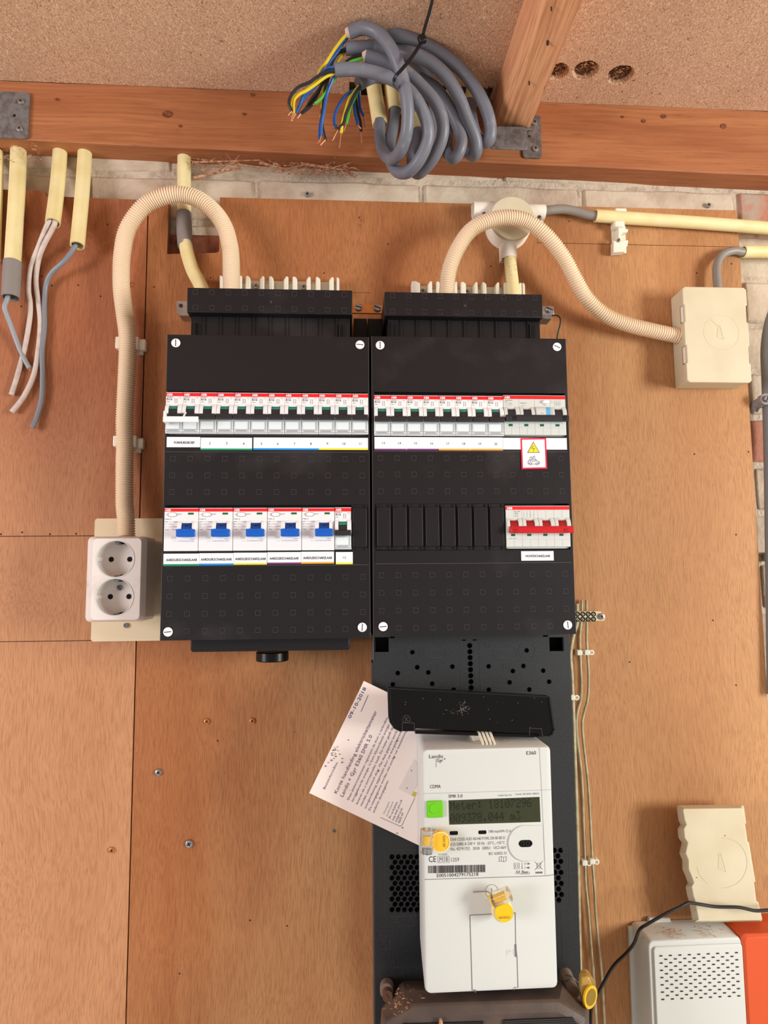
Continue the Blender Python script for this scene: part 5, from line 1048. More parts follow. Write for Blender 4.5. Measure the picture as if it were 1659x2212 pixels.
for cx_, cy_, rr in ((891, 1409, 17), (1138, 1405, 18), (939, 1442, 8), (1093.5, 1440, 8), (1052, 1394, 5)): stroke(ln, arc(cx_, cy_, rr, 0, 360, 24), .6, yy)
for x0 in (914, 1067): stroke(ln, arc(x0+8, 1411.5, 9.5, 90, 270, 8)+arc(x0+40, 1411.5, 9.5, -90, 90, 8)+[(x0+8, 1421)], .6, yy)
for i, ch in enumerate('KNGFR'):
    pass
MEDGE = mat('moulded_edge', (64, 63, 64), .5)
part('moulded_line', ln, MEDGE, g)
nb = MB()
for k in range(8): put_text(nb, str(k+1), P((1024.5 if k % 2 else 1002)+.4*k, 1397+13*k, MY-.0003), X1, Z1, .0038)
for k, ch in enumerate('KIHGFEDCBA'): put_text(nb, ch, P(834, 1856+11.4*k, MY-.0003), X1, Z1, .0034)
for k, ch in enumerate('10 9 8 7'.split()): put_text(nb, ch, P(843+13.5*k, 1843, MY-.0003), X1, Z1, .0034)
for k, ch in enumerate('ABCDEFGHIK'): put_text(nb, ch, P(1223+.25*k, 1841+11.9*k, MY-.0003), X1, Z1, .0034)
part('moulded_lettering', nb, MEDGE, g)
# leaflet
LY = MY-.0065
A4, B4, C4 = P(786, 1471, LY), P(668, 1713, LY), P(915, 1831, LY); ux = (A4-B4).normalized(); D4 = A4+(C4-B4)
uz = Vector((ux.z, 0, -ux.x))*-1
if uz.dot(C4-B4) > 0: uz = -uz
mb = MB(); mb.extr([B4, A4, D4, C4], (0, .0005, 0)); lf = tag(part('leaflet', mb, PAPER), 'tilted white instruction leaflet tucked behind the electricity meter', 'leaflet')
def line_on(mb, s, p0, p1, h, Y=LY-.0003, bold=0): 
    a, b = P(p0[0], p0[1], Y), P(p1[0], p1[1], Y); d = (b-a); put_text(mb, s, a, d.normalized(), Vector((-d.normalized().z, 0, d.normalized().x)), mm(h, Y)/.7, 'l', bold, d.length)
mb = MB()
line_on(mb, 'Korte handleiding elektriciteitsmeter', (727, 1716), (814.5, 1537.5), 7); line_on(mb, 'Landis + Gyr E360 SMR 5.0', (740.4, 1723), (804.6, 1590), 7.4); part('heading', mb, INKP, lf)
mb = MB()
for s, p0, p1 in (('Basisinformatie', (701.5, 1706), (729.6, 1648)), ('Deze elektriciteitsmeter registreert de door u verbruikte', (753, 1729.4), (838, 1551)), ('teruggeleverde energie. U kunt bijvoorbeeld energie', (762, 1733), (841.7, 1565.7)), ('leveren als u zonnepanelen heeft. De meter geeft de', (772, 1738.4), (850, 1572)), ('standen automatisch door. Met deze gegevens wordt de', (781, 1742), (863, 1570)), ('energierekening opgemaakt door uw energieleverancier', (790, 1747.5), (872, 1572)), ('De meetgegevens worden niet zonder uw toestemming', (799, 1752), (878.7, 1579)), ('anderen doorgegeven.', (808, 1756.5), (840, 1686)),
    ('Als u op de groene', (842.5, 1769), (859, 1733.5)), ('knop drukt, past u de', (850, 1773), (869, 1728.5)), ('weergave op het', (856, 1776.5), (870, 1746.5)), ('display aan.', (862.5, 1779), (872, 1755.5))): line_on(mb, s, p0, p1, 4.6)
part('body_text', mb, INKP, lf)
mb = MB(); line_on(mb, 'Weergave', (830, 1760), (841.7, 1733), 4); line_on(mb, 'meterstand', (836, 1764.6), (850, 1733), 4); part('faint_text', mb, INKL, lf)
mb = MB(); line_on(mb, '09-10-2018', (757, 1553), (791.5, 1487), 7); stroke(mb, [(780, 1537), (795, 1502)], .9, LY-.0003); part('handwriting', mb, PEN, lf)
mb = MB(); stroke(mb, [(822, 1766), (864, 1785), (868, 1783), (896, 1724)], .8, LY-.0003); part('frame_line', mb, INKG, lf)
mb = MB(); mb.extr([P(x, y, LY-.0002) for x, y in ((861, 1704), (890, 1719), (915, 1665), (895, 1640))], (0, .0001, 0)); part('picture', mb, mat('pale_picture', (222, 214, 210), .6), lf); mb = MB(); mb.extr([P(x, y, LY-.0004) for x, y in ((889, 1718), (893, 1710), (900, 1713), (896, 1722))], (0, .0001, 0)); part('yellow_mark', mb, mat('mustard_print', (200, 184, 70), .6), lf)
mb = MB()
for k in range(58):
    px, py = rg.choice([(rg.gauss(716, 10), rg.gauss(1640, 22)), (rg.uniform(690, 890), rg.uniform(1560, 1820)), (rg.gauss(720, 6), rg.gauss(1628, 8))]); c = P(px, py, LY-.0004)
    if (c-B4).dot(ux) > .003 and (c-B4).dot((C4-B4).normalized()) > .003 and px < 890: mb.cyl(c, (0, -1, 0), rg.uniform(.0002, .0007), .0003, 7)
stuff(part('dirt_speck', mb, DIRT_HOLE, lf))
# electricity meter
EY = -.146; x0 = P(913.5, 1750, EY).x-.0005; x0b = P(919, 2100, EY).x; x1 = (P(1193, 1750, EY).x+P(1207, 2080, EY).x)/2; x0 = (x0+x0b)/2; z1 = P(1050, 1615, EY).z; z0 = P(1060, 2143, EY).z
g = thing('electricity_meter', 'white electricity meter with green button and text display', 'electricity meter', ((x0+x1)/2, MY, z0)); gE = g
zm = P(916, 1998, EY).z
def mring(a, b, c, d, y, r=.004): return [Vector((x, y, z)) for x, z in rrect(a, b, c, d, r, 3)]
mb = MB(); mb.loft([mring(x0+.002, x1-.003, z0+.016, z1+.001, MY-.0075, .006), mring(x0+.0005, x1-.0015, z0+.010, z1+.0008, -.115, .006), mring(x0, x1, z0, z1, EY+.004, .005), mring(x0+.0012, x1-.0012, z0+.0012, z1-.0012, EY+.0007, .0045), mring(x0+.003, x1-.003, z0+.003, z1-.003, EY, .004)]); part('housing', mb, WHITE2, g, smooth=True)
def mline(pts, w, m_, name, Y=EY-.0002): q = MB(); stroke(q, pts, w, Y); return part(name, q, m_, g)
mline([(914, 1714.5), (1166, 1707), (1190.5, 1706)], .9, INKL, 'seam_line'); mline([(917, 1900), (1180, 1892), (1196.5, 1889.5)], 1.2, INKG, 'seam_line'); mline([(1165, 1613), (1170, 1707), (1178, 1890)], .8, INKL, 'seam_line')
q = MB(); stroke(q, [(1015, 1977), (1113, 1972), (1114, 2040), (1117, 2068), (1119, 2133)], 1.4, EY-.0002); stroke(q, [(1015, 1977), (1020, 2139), (1027, 2139), (1027, 2144)], 1.6, EY-.0002); stroke(q, [(1111, 2139), (1111, 2133), (1119, 2133)], 1.0, EY-.0002); part('door_outline', q, INKG, g)
q = MB(); pbox(q, 1112, 1116, 2040, 2067, EY-.0003, EY); part('door_grip', q, INKG, g)
q = MB(); put_text(q, 'P1', P(1093, 2063, EY-.0002), X1, Z1, mm(10, EY)/.7, fit=mm(18, EY)); part('moulded_lettering', q, mat('emboss_shade', (206, 206, 202), .5), g)
q = MB(); a, b = P(921.5, 1765, EY), P(956, 1728.5, EY); q.prism(rrect(a.x, b.x, a.z, b.z, .0015), EY-.003, EY); bt = part('green_button', q, LIME, g, bevel=.0008, label='bright green push button')
q = MB(); c = P(938.5, 1746.5, EY-.003); q.loft([[Vector((c.x+rr*math.cos(t), y, c.z+rr*math.sin(t))) for t in [k*math.pi/12 for k in range(24)]] for rr, y in ((.0052, EY-.0029), (.0047, EY-.0036), (.0001, EY-.0034))]); part('button_dimple', q, LIME, bt, smooth=True)
q = MB(); q.extr([P(x, y, EY-.0002) for x, y in ((969, 1729), (1165.5, 1721.5), (1167.8, 1775.5), (970.5, 1781.5))], (0, .0001, 0)); dp = part('display', q, LCD, g, label='dark olive dot-matrix display')
GL = {'M': '1000111011101011010110001100011000110001', 'e': '0000000000011101000111111100000111000000', 't': '0100001000111000100001000010010011000000', 'r': '0000000000101101100110000100001000000000', ':': '0000001100011000000001100011000000000000', '1': '0010001100001000010000100001000111000000', '8': '0111010001100010111010001100010111000000', '0': '0111010001100111010111001100010111000000', '7': '1111100001000100010001000010000100000000',
      '2': '0111010001000010011001000100001111100000', '9': '0111010001100010111100001000100110000000', '6': '0011001000100001111010001100010111000000', '3': '1111100010001000001000001100010111000000', '.': '0000000000000000000000000011000110000000', '4': '0001000110010101001011111000100001000000', 'm': '0000000000110101010110101101011010100000', ' ': '0'*40}
GL['M'] = '10001'+'11011'+'10101'+'10101'+'10001'+'10001'+'10001'+'00000'
q = MB()
for s, xl, yl, xr, yr, n in (('Meter: 18107296', 972.5, 1752.5, 1150.5, 1745.5, 15), ('009378.044 m3', 972.5, 1779.5, 1126.5, 1773.5, 13)):
    A0, A1 = P(xl, yl, EY-.0003), P(xr, yr, EY-.0003); st = (A1-A0)/n; ps = st/6.0; up = Vector((-ps.z, 0, ps.x))*1.28
    for i, ch in enumerate(s):
        for r_ in range(8):
            for c2 in range(5):
                if GL[ch][r_*5+c2] == '1':
                    o = A0+st*i+ps*c2+up*(7-r_); q.extr([o, o+ps*.92, o+ps*.92+up*.92, o+up*.92], (0, .00005, 0))
part('display_text', q, LCDK, dp)
T = [('Landis', 926, 957, 1638, 7.5), ('Gyr', 943.5, 957, 1646.5, 7.5), ('+', 957, 963.5, 1642, 5), ('E360', 1136.5, 1158, 1630.5, 7.5), ('CDMA', 928.5, 952, 1703, 7), ('SMR 5.0', 968.5, 999, 1723.5, 6.5), ('CE', 925.5, 942, 1862.5, 11.5), ('E0051004279175218', 943, 1033.5, 1895, 6.8)]
lettering(T, EY-.0002, INK, g)
T = [('Landis+Gyr A.E.', 1076, 1106, 1720, 3.6), ('Corinth, GR-20100, GREECE', 1113, 1165, 1717.5, 3.6), ('1000 imp/kWh CL.A', 1055, 1104, 1799, 5.4), ('E360 CD2D A3D A0-N0 P1WL D0 00 00 S1', 973, 1091, 1816.5, 6), ('0,25-5(80) A 230 V  50 Hz  -25\u00b0C...+55\u00b0C', 972.5, 1091, 1827, 6), ('No. 42791752   2018   E0051   UC3 6kV', 973, 1093.5, 1837.5, 6), ('IEC 62052-31', 1055.5, 1094, 1847, 5.6), ('T11033', 947, 966, 1848, 3.6), ('M18', 948.5, 967.5, 1862, 10), ('1259', 972.5, 992, 1861.5, 7.8)]
lettering(T, EY-.0002, INKG, g)
q = MB(); yy = EY-.0002; stroke(q, [(942, 1639), (942, 1657)], .7, yy); stroke(q, [(945.5, 1850), (970, 1849.5), (970.3, 1863), (946, 1863.7), (945.5, 1850)], .6, yy)
stroke(q, [(1078.5, 1851.5), (1083, 1850), (1088, 1852), (1093.5, 1850), (1093.5, 1860), (1088, 1862), (1083, 1860), (1078.5, 1861.5), (1078.5, 1851.5)], .7, yy); stroke(q, [(1083, 1850), (1083, 1860)], .6, yy); stroke(q, [(1088, 1852), (1088, 1862)], .6, yy)
stroke(q, [(1110.5, 1865), (1121.5, 1864.5), (1122, 1876), (1111, 1876.6), (1110.5, 1865)], .7, yy); stroke(q, [(1113.4, 1868), (1118.8, 1867.8), (1119, 1873.2), (1113.6, 1873.5), (1113.4, 1868)], .6, yy)
stroke(q, [(1127.6, 1863.5), (1128, 1874)], .7, yy); stroke(q, arc(1128, 1875.2, 1.2, 0, 360, 8), .5, yy); stroke(q, [(1134, 1866), (1142, 1865.8)], .7, yy); stroke(q, [(1134, 1863.8), (1134, 1868.4)], .6, yy); q.extr([P(x, y, yy) for x, y in ((1140, 1863.2), (1146, 1865.8), (1140, 1868.4))], (0, .0001, 0)); stroke(q, [(1138, 1874.6), (1146, 1874.3)], .7, yy); stroke(q, [(1134.5, 1872.4), (1134.5, 1877)], .6, yy); q.extr([P(x, y, yy) for x, y in ((1143, 1872), (1136.5, 1874.6), (1143, 1877))], (0, .0001, 0))
stroke(q, [(1155, 1861.5), (1172, 1878)], .8, yy); stroke(q, [(1172.5, 1860), (1156, 1879)], .8, yy); stroke(q, [(1159.5, 1865), (1160.8, 1876), (1167, 1875.8), (1168.8, 1864.5), (1159.5, 1865)], .7, yy); pbox(q, 1157, 1172, 1883, 1887, yy, yy+.0001)
stroke(q, [(1114, 1888), (1117, 1880.5), (1119, 1888), (1122, 1880.5), (1123.5, 1888), (1127, 1888)], .8, yy); put_text(q, 'Bus', P(1127, 1887, yy), X1, Z1, mm(6, yy)/.7, bold=.02, fit=mm(13.5, yy)); stroke(q, [(1128, 1888.6), (1143, 1888)], .7, yy); stroke(q, arc(1141, 1885.5, 3, -50, 50, 4), .6, yy)
part('printed_symbols', q, INKG, g)
q = MB(); rb = random.Random(5); x = 925.0
while x < 1049: w_ = rb.choice((.8, .8, 1.4, 2.0)); pbox(q, x, x+w_, 1870.5-(x-925)*.02, 1886.5-(x-925)*.02, EY-.0002, EY); x += w_+rb.choice((.7, .9, 1.5))
part('barcode', q, INK, g)
for xa, xb, ya, yb in ((971.5, 989, 1795, 1804), (1033.5, 1050.5, 1793.5, 1802)):
    a, b = P(xa, yb, EY), P(xb, ya, EY); q = MB(); q.prism(rrect(a.x, b.x, a.z, b.z, .0012), EY-.0002, EY); part('led_window', q, BLACKG, g)
q = MB(); c = P(1134, 1822, EY); pts = [(1172, 1783.5)]+[(1135+37*math.cos(math.radians(t)), 1822-39*math.sin(math.radians(t))) for t in range(80, 281, 10)]+[(1175, 1859)]; q.extr([P(x, y, EY-.0012) for x, y in pts], (0, .0012, 0)); op = part('optical_port', q, WHITE2, g, bevel=.0005)
q = MB(); stroke(q, pts[1:-1], .6, EY-.0005); part('port_edge', q, INKL, g)
a, b = P(1120, 1829, EY), P(1149, 1813, EY); q = MB(); q.prism(rrect(a.x, b.x, a.z, b.z, .0036), EY-.0015, EY-.0011); po = part('port_window', q, BLACKG, op)
for px in (1129, 1140):
    q = MB(); c = P(px, 1821, EY-.0015); q.ring((c.x, 0, c.z), .0012, .0022, EY-.0018, EY-.0014, 14); part('port_diode', q, BLACKD, po)
q = MB(); c = P(1062, 1925, EY); q.ring((c.x, 0, c.z), .0062, .0065, EY-.0002, EY, 30); pbox(q, 1061.2, 1062.8, 1919, 1931, EY-.0002, EY); part('cover_screw', q, INKG, g)
q = MB(); a, b = P(1021, 1604, -.118), P(1063, 1586, -.118); q.prism(rrect(a.x, b.x, z1-.002, z1+.0075, .0015), -.12, -.100)
for k, px in enumerate((1030, 1038, 1046, 1054)):
    u = P(px, 1586, -.12); q.extr([(u.x, -.122, z1+.011), (u.x+.003, -.1235, z1+.010), (u.x+.0045, -.138, z1+.0012), (u.x+.002, -.138, z1+.0002)], (.0009, .012, 0))
part('top_clip', q, CLIPW, g, bevel=.0005)
q = MB()
for k in range(40):
    u = Vector((rg.gauss(P(1050, 1600, -.12).x, .012), rg.uniform(-.135, -.115), z1+.0012)); q.extr([u, u+Vector((rg.uniform(-.002, .002), rg.uniform(-.001, .001), .0002)), u+Vector((0, .0006, .0005))], (0, 0, .0003))
stuff(part('wood_dust', q, SHAV, g))
# sealing tags
def disc(mb, c, nrm, r, h, n=32): mb.cyl(c, nrm, r, h, n)
g = thing('sealing_tag', 'round yellow sealing tag on the left edge of the meter with clear barrel', 'seal', P(940, 1840, EY)); q = MB(); c = P(922, 1792, EY-.010); e = P(922, 1842, EY-.010); q.cyl(c, e-c, .0062, (e-c).length, 20); part('clear_barrel', q, GLASS, g, smooth=True)
q = MB(); c2 = c.lerp(e, .25); q.cyl(c2, e-c, .0030, (e-c).length*.4, 14); part('yellow_insert', q, YEL, g, smooth=True); q = MB(); c2 = c.lerp(e, .8); q.cyl(c2, e-c, .0035, .004, 14); part('metal_pin', q, STEEL, g, smooth=True)
c = P(951, 1818, EY-.009); q = MB(); q.cyl(c+Vector((0, .006, 0)), (0, -1, 0), .0097, .007, 36); part('tag_disc', q, mat('amber_plastic', (244, 190, 50), .25), g, bevel=.0008)
q = MB(); q.ring((c.x, 0, c.z), .0088, .0097, c.y-.0016, c.y-.001, 36); part('clear_rim', q, mat('rim_plastic', (236, 220, 170), .2), g); q = MB(); put_text(q, '6814350', P(962, 1830, c.y-.0016), Z1, -X1, mm(4.6, c.y)/.7, fit=mm(23, c.y)); part('lettering', q, INK, g)
g = thing('sealing_tag', 'yellow sealing tag hanging low in the middle of the meter', 'seal', P(1086, 1990, EY)); q = MB(); c = P(1065, 1944, EY-.012); e = P(1100, 1930, EY-.018); q.cyl(c, e-c, .0068, (e-c).length, 20); part('clear_barrel', q, GLASS, g, smooth=True)
q = MB(); q.cyl(c, (c-e), .0066, .0012, 20); part('yellow_cap', q, YEL, g, smooth=True); q = MB(); q.cyl(c.lerp(e, .1), e-c, .0028, (e-c).length*.7, 12); part('yellow_insert', q, YEL, g, smooth=True)
c = P(1087, 1969, EY-.014); q = MB(); q.cyl(c+Vector((0, .007, 0)), (-.12, -1, .05), .0103, .0085, 36); part('tag_disc', q, mat('rim_plastic', (236, 220, 170), .2), g, bevel=.001); c = P(1089, 1970, EY-.0165); q = MB(); q.cyl(c, (-.12, -1, .05), .0086, .0012, 36); part('yellow_face', q, YEL, g)
q = MB(); put_text(q, '6814352', P(1077, 1985, EY-.0195), X1, Z1, mm(4.2, EY)/.7, fit=mm(23, EY)); part('lettering', q, INK, g)
q = MB(); q.tube(pp([(1022, 1927, EY-.001), (1050, 1926, EY-.003), (1062, 1932, EY-.006), (1068, 1944, EY-.012)], 0, k=4), .0006, 6); part('seal_wire', q, STEEL, g)
# tilted black flap lying on the meter
g = thing('terminal_flap', 'loose glossy black plastic cover lying tilted on top of the meter', 'cover', P(1018, 1590, -.11)); TY = -.128
out = [(838, 1486), (1187, 1505), (1190, 1512), (1197, 1576), (1194, 1586), (1186, 1591), (1164, 1591), (1164, 1586), (897, 1574), (897, 1580), (866, 1580), (852, 1573), (843, 1560), (840, 1548)]
q = MB(); q.extr([P(x, y, TY) for x, y in out], (0, .003, 0)); q.extr([P(x, y, TY+.003) for x, y in out], (0, .012, 0)); part('cover_shell', q, BLACKG, g, bevel=.0008)
q = MB(); ri = [(838, 1486), (840, 1548), (843, 1560), (852, 1573), (866, 1580)]; stroke(q, ri, 3, TY-.0012); stroke(q, [(x+5, y-(2 if i > 1 else 0)) for i, (x, y) in enumerate(ri[:4])], 1.2, TY-.0008); stroke(q, [(1187, 1505), (1197, 1576), (1194, 1586), (1186, 1591)], 3, TY-.0012); stroke(q, [(838, 1487), (1187, 1506)], 2, TY-.0008); part('raised_rim', q, BLACK, g)
q = MB(); a = [(897, 1578), (897, 1585), (1150, 1593), (1175, 1591), (1160, 1587)]; q.extr([P(x, y, TY+.004) for x, y in a], (0, .008, 0)); part('lower_lip', q, BLACKG, g)
q = MB(); stroke(q, [(869, 1580), (869, 1561), (895, 1562), (895, 1581)], .8, TY-.0003); stroke(q, [(1144, 1588), (1144, 1573), (1170, 1574), (1172, 1590)], .8, TY-.0003); stroke(q, arc(878, 1553, 8, 0, 360, 16), .8, TY-.0003); stroke(q, [(875, 1548), (877, 1558)], .9, TY-.0003); stroke(q, [(882, 1549), (876, 1554), (882, 1557)], .9, TY-.0003); part('moulded_line', q, EDGE, g)
q = MB()
for k in range(110):
    px, py = rg.choice([(rg.gauss(1000, 4), rg.gauss(1525, 8)), (rg.gauss(985, 14), rg.gauss(1537, 3)), (rg.uniform(850, 1180), rg.uniform(1500, 1575)), (rg.gauss(1003, 6), rg.gauss(1530, 4))]); c = P(px, py, TY-.0001); q.cyl(c, (0, -1, 0), rg.uniform(.0001, .0004), .0002, 5)
stuff(part('dust_speck', q, mat('dust', (150, 136, 130), .9), g))
# service fuse hood
g = thing('service_hood', 'dusty dark bulging service fuse cover at the very bottom below the meter', 'cover', P(1040, 2200, MY)); 
def hr(pts, Y): return [P(x, y, Y) for x, y in pts]
q = MB(); q.loft([hr([(835, 2165), (872, 2118), (1205, 2112), (1262, 2150), (1262, 2290), (835, 2290)], MY-.0005), hr([(824, 2178), (866, 2123), (1210, 2118), (1268, 2160), (1272, 2330), (815, 2330)], -.095), hr([(824, 2190), (873, 2138), (1214, 2132), (1270, 2178), (1280, 2360), (812, 2360)], -.125), hr([(832, 2205), (893, 2170), (1208, 2160), (1268, 2196), (1290, 2380), (815, 2380)], -.148), hr([(845, 2235), (900, 2197), (1205, 2186), (1262, 2216), (1290, 2390), (830, 2390)], -.154)]); part('hood_shell', q, HOOD, g, smooth=True, bevel=.002)
q = MB(); q.extr([P(x, y, -.1555) for x, y in ((1088, 2204), (1238, 2198), (1262, 2240), (1262, 2290), (1086, 2290))], (0, .001, 0)); pn = part('grooved_panel', q, BLACKD, g)
for k in range(3): q = MB(); stroke(q, [(1090, 2206.5+k*4), (1245+k*6, 2200+k*4)], 1.1, -.1562); part('groove_ridge', q, EDGE, pn)
q = MB(); q.extr([P(x, y, -.1555) for x, y in ((870, 2212), (1044, 2207), (1044, 2290), (860, 2290))], (0, .001, 0)); part('grooved_panel', q, BLACKD, g)
q = MB(); q.cyl(P(836, 2130, -.082), P(834, 2146, -.112)-P(836, 2130, -.082), .0074, .022, 20, .0066); kb = part('sealing_screw', q, mat('grey_brown_knob', (128, 112, 104), .6), g, smooth=True); q = MB(); q.cyl(P(836, 2142, -.100), P(838, 2158, -.122)-P(836, 2142, -.100), .0052, .016, 18); part('slotted_head', q, mat('brown_screw', (120, 88, 70), .5, .5), kb, smooth=True); q = MB(); stroke(q, [(834, 2146), (841, 2156)], 1.2, -.1225); part('slot', q, HOLE, kb)
q = MB()
for k in range(130):
    px, py = rg.choice([(rg.uniform(850, 900), rg.uniform(2130, 2190)), (rg.uniform(880, 1200), rg.uniform(2148, 2175)), (rg.gauss(858, 10), rg.gauss(2165, 10)), (rg.gauss(1073, 4), rg.gauss(2157, 2))]); t_ = (py-2138)/35; sliver(q, P(px, py, -.127-.022*max(0, min(1, t_))), rg.uniform(.001, .005), rg.uniform(.0002, .0008), .6, .4)
stuff(part('wood_shaving', q, SHAV, g))
q = MB(); q.extr([P(x, y, -.158) for x, y in ((948, 2214), (949, 2205), (952, 2201), (956, 2206), (957, 2214))], (0, .002, 0)); part('wood_crumb', q, SHAV, g)
g = thing('sealing_tag', 'yellowed clear sealing tag seen edge-on at the right end of the dark hood', 'seal', P(1270, 2180, -.12)); q = MB(); a = P(1255, 2100, -.125); b = P(1268, 2118, -.12); q.cyl(P(1263, 2106, -.11), (0, -1, 0), .0056, .012, 18); part('clear_barrel', q, mat('yellowed_clear', (214, 178, 96), .2, trans=.4), g, smooth=True)
q = MB(); q.extr([P(x, y, -.128) for x, y in ((1256, 2112), (1272, 2110), (1278, 2122), (1284, 2150), (1279, 2176), (1268, 2183), (1260, 2172), (1255, 2140))], (0, .008, 0)); part('tag_case', q, mat('yellowed_clear', (214, 178, 96), .2, trans=.4), g, bevel=.0012)
c = P(1273, 2152, -.1295); q = MB(); q.cyl(c, (.55, -.83, 0), .0105, .002, 30); part('tag_disc', q, mat('dull_yellow', (222, 176, 30), .4), g, smooth=True); q = MB(); q.cyl(c+Vector((.0012, -.0018, 0)), (.55, -.83, 0), .0076, .0003, 30); part('tag_face', q, mat('olive_face', (130, 106, 24), .5), g)
q = MB(); q.tube(pp([(1222, 2106, -.10), (1236, 2110, -.115), (1250, 2122, -.118), (1258, 2112, -.12)], 0, k=4), .0006, 6); q.tube(pp([(1218, 2120, -.10), (1232, 2118, -.115), (1246, 2132, -.118)], 0, k=4), .0006, 6); part('seal_wire', q, STEEL, g)
q = MB(); q.cyl(P(1222, 2104, -.085), P(1236, 2140, -.112)-P(1222, 2104, -.085), .0066, .03, 16); part('clear_stopper', q, mat('murky_clear', (150, 130, 110), .3, trans=.3), g, smooth=True)
# ---------------------------------------------------------------- lower right: white vented unit, orange unit, loose lid, black lead
UY = -.043; g = thing('vented_unit', 'white plastic unit with slotted vent front at the lower right', 'device', P(1500, 2212, 0)); ux0, ux1 = P(1403, 2120, UY).x, P(1608, 2120, UY).x; uz1 = P(1500, 2028.5, UY).z; uz0 = P(1500, 2330, UY).z
mb = MB(); mb.loft([mring(ux0-.002, ux1+.001, uz0, uz1+.001, -.0015, .006), mring(ux0-.001, ux1+.001, uz0, uz1+.001, -.012, .006), mring(ux0, ux1, uz0, uz1, UY+.002, .006), mring(ux0+.001, ux1-.001, uz0, uz1-.001, UY, .006)]); part('housing', mb, WHITE2, g, smooth=True, bevel=.0008)
mb = MB(); mb.prism(rrect(ux0+.005, ux1-.001, uz0, uz1-.006, .004), UY-.0022, UY+.0005); fp = part('front_panel', mb, WHITE2, g, bevel=.0014)
v0 = P(1426, 2065, UY-.002); v1 = P(1589, 2057, UY-.002); vb = P(1431, 2159, UY-.002); sx_ = (v1.x-v0.x)/8; sz_ = (v0.z-vb.z)/12; zt0 = (v0.z+v1.z)/2
_vs = None
for r_ in range(13):
    for k in range(9 if r_ % 2 == 0 else 8):
        x = v0.x+.0008+sx_*(k+(.5 if r_ % 2 else 0)); z = zt0-sz_*r_
        if _vs is None:
            h = MB(); h.prism(rrect(-.0018, .0018, -.0007, .0007, .0006, 2), -.0003, .0003); _vs = part('vent_slot', h, mat('vent_dark', (52, 48, 48), .7), None, world=False, loc=Vector((0, 0, 0))); o = _vs
        else: o = _vs.copy(); COL.objects.link(o)
        o.parent = fp; o.location = Vector((x, UY-.0023, z))-org(fp)
mb = MB(); a = P(1400, 1996, -.004); mb.prism([(P(1398, 2000, -.004).x, uz1-.004), (P(1450, 2000, -.004).x, uz1-.004), (P(1447, 2000, -.004).x, uz1+.005), (P(1402, 2000, -.004).x, uz1+.006)], -.006, -.0005); part('mounting_flange', mb, WHITE2, g, bevel=.001)
mb = MB(); mb.prism([(ux0-.006, uz0), (ux0+.002, uz0), (ux0+.002, uz1-.003), (ux0-.006, uz1-.004)], -.006, -.0005); part('side_flange', mb, WHITE2, g, bevel=.001)
mb = MB()
for k in range(160):
    px = rg.choice((rg.gauss(1450, 14), rg.gauss(1530, 14))); x = P(px, 2015, -.03).x; y = rg.gauss(-.030, .006); sliver(mb, Vector((x, max(UY+.003, min(-.01, y)), uz1+.0012)), rg.uniform(.001, .005), rg.uniform(.0002, .0005), .7, .2)
stuff(part('wood_shaving', mb, SHAV, g))
OY = -.046; g = thing('orange_unit', 'bright orange plastic housing cut off at the right edge beside the vented unit', 'device', P(1640, 2212, 0)); ox0, oz1 = P(1606, 2100, OY).x+.0012, P(1640, 2019, OY).z
mb = MB(); mb.loft([mring(ox0-.0002, ox0+.12, uz0, oz1+.0005, -.0015, .005), mring(ox0, ox0+.12, uz0, oz1, OY+.003, .005), mring(ox0+.003, ox0+.117, uz0, oz1-.003, OY, .004)]); part('housing', mb, ORANGE, g, smooth=True, bevel=.0008)
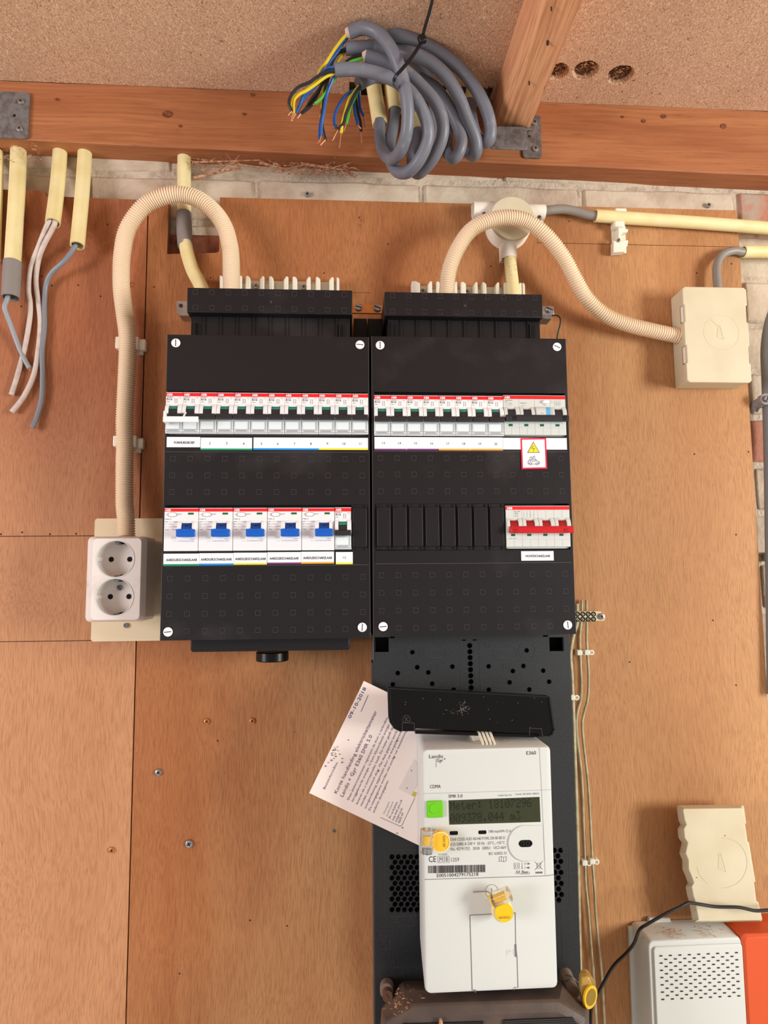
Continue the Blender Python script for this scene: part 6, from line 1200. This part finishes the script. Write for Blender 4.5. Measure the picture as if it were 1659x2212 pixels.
# loose box lid
g = thing('loose_box_lid', 'loose cream junction-box lid standing tilted on the white vented unit', 'lid', P(1550, 1992, -.02)); DY = -.036
def lidring(pts, Y): return [P(x, y, Y) for x, y in pts]
oL = [(1461, 1742), (1464, 1739), (1603, 1738), (1607, 1741), (1612, 1779), (1609.5, 1780), (1615, 1818), (1618, 1819), (1632, 1905), (1629, 1906), (1634, 1947), (1638.5, 1948), (1647, 1987), (1644, 1991), (1500, 1993), (1495, 1989), (1487.5, 1946), (1484, 1936), (1480, 1915), (1485, 1907), (1480, 1893), (1473.5, 1878), (1473, 1858), (1467, 1843), (1472, 1820), (1465, 1810), (1463, 1790), (1469, 1781), (1465, 1772)]
c = (1552, 1866)
mb = MB(); out0 = [P(x, y, DY+.015) for x, y in oL]
front = []
for x, y in oL:
    t_ = 14 if x < 1500 else 2; tt = 8 if y < 1745 else (3 if y > 1980 else 0); front.append(P(x+(t_ if x < 1552 else -t_), y+(tt if y < 1800 else -tt), DY))
mb.loft([out0, front]); part('lid_shell', mb, CREAMW, g, bevel=.0012)
mb = MB(); stroke(mb, arc(1562, 1864, 52, -95, 95, 30, 54), .7, DY-.0002); stroke(mb, arc(1555, 1864, 50, 120, 170, 8, 52), .5, DY-.0002)
stroke(mb, [(1553, 1843), (1557, 1843), (1568, 1884), (1552, 1876), (1553, 1843)], .5, DY-.0002)
for k in range(6): stroke(mb, [(1555, 1848+k*5), (1559+k, 1850+k*5)], .5, DY-.0002)
part('moulded_emblem', mb, MATS['cream_shadow_line'], g)
mb = MB()
for x, y in ((1566, 1805), (1505, 1895.5), (1501.5, 1966)): mb.cyl(P(x, y, DY-.0002), (0, -1, 0), .0005, .0003, 7)
stuff(part('dirt_speck', mb, DIRT_HOLE, g))
cable('black_lead', pp([(1720, 1962, -.05), (1659, 1966, -.05), (1631, 1967, -.05), (1596, 1960, -.049), (1546, 1958.5, -.048), (1510, 1953, -.048), (1488, 1950.4, -.048), (1468, 1960, -.050), (1438, 1974, -.052), (1399, 1996, -.052), (1381, 2009, -.046), (1371, 2035, -.036), (1355, 2057, -.028), (1327, 2084.6, -.022), (1308, 2115, -.022), (1288.5, 2154, -.03), (1277.5, 2176, -.04), (1276, 2240, -.045)], 0), .00185, mat('black_lead', (30, 28, 26), .35), 'thin black lead draped over the loose lid and down past the white unit', n=10)
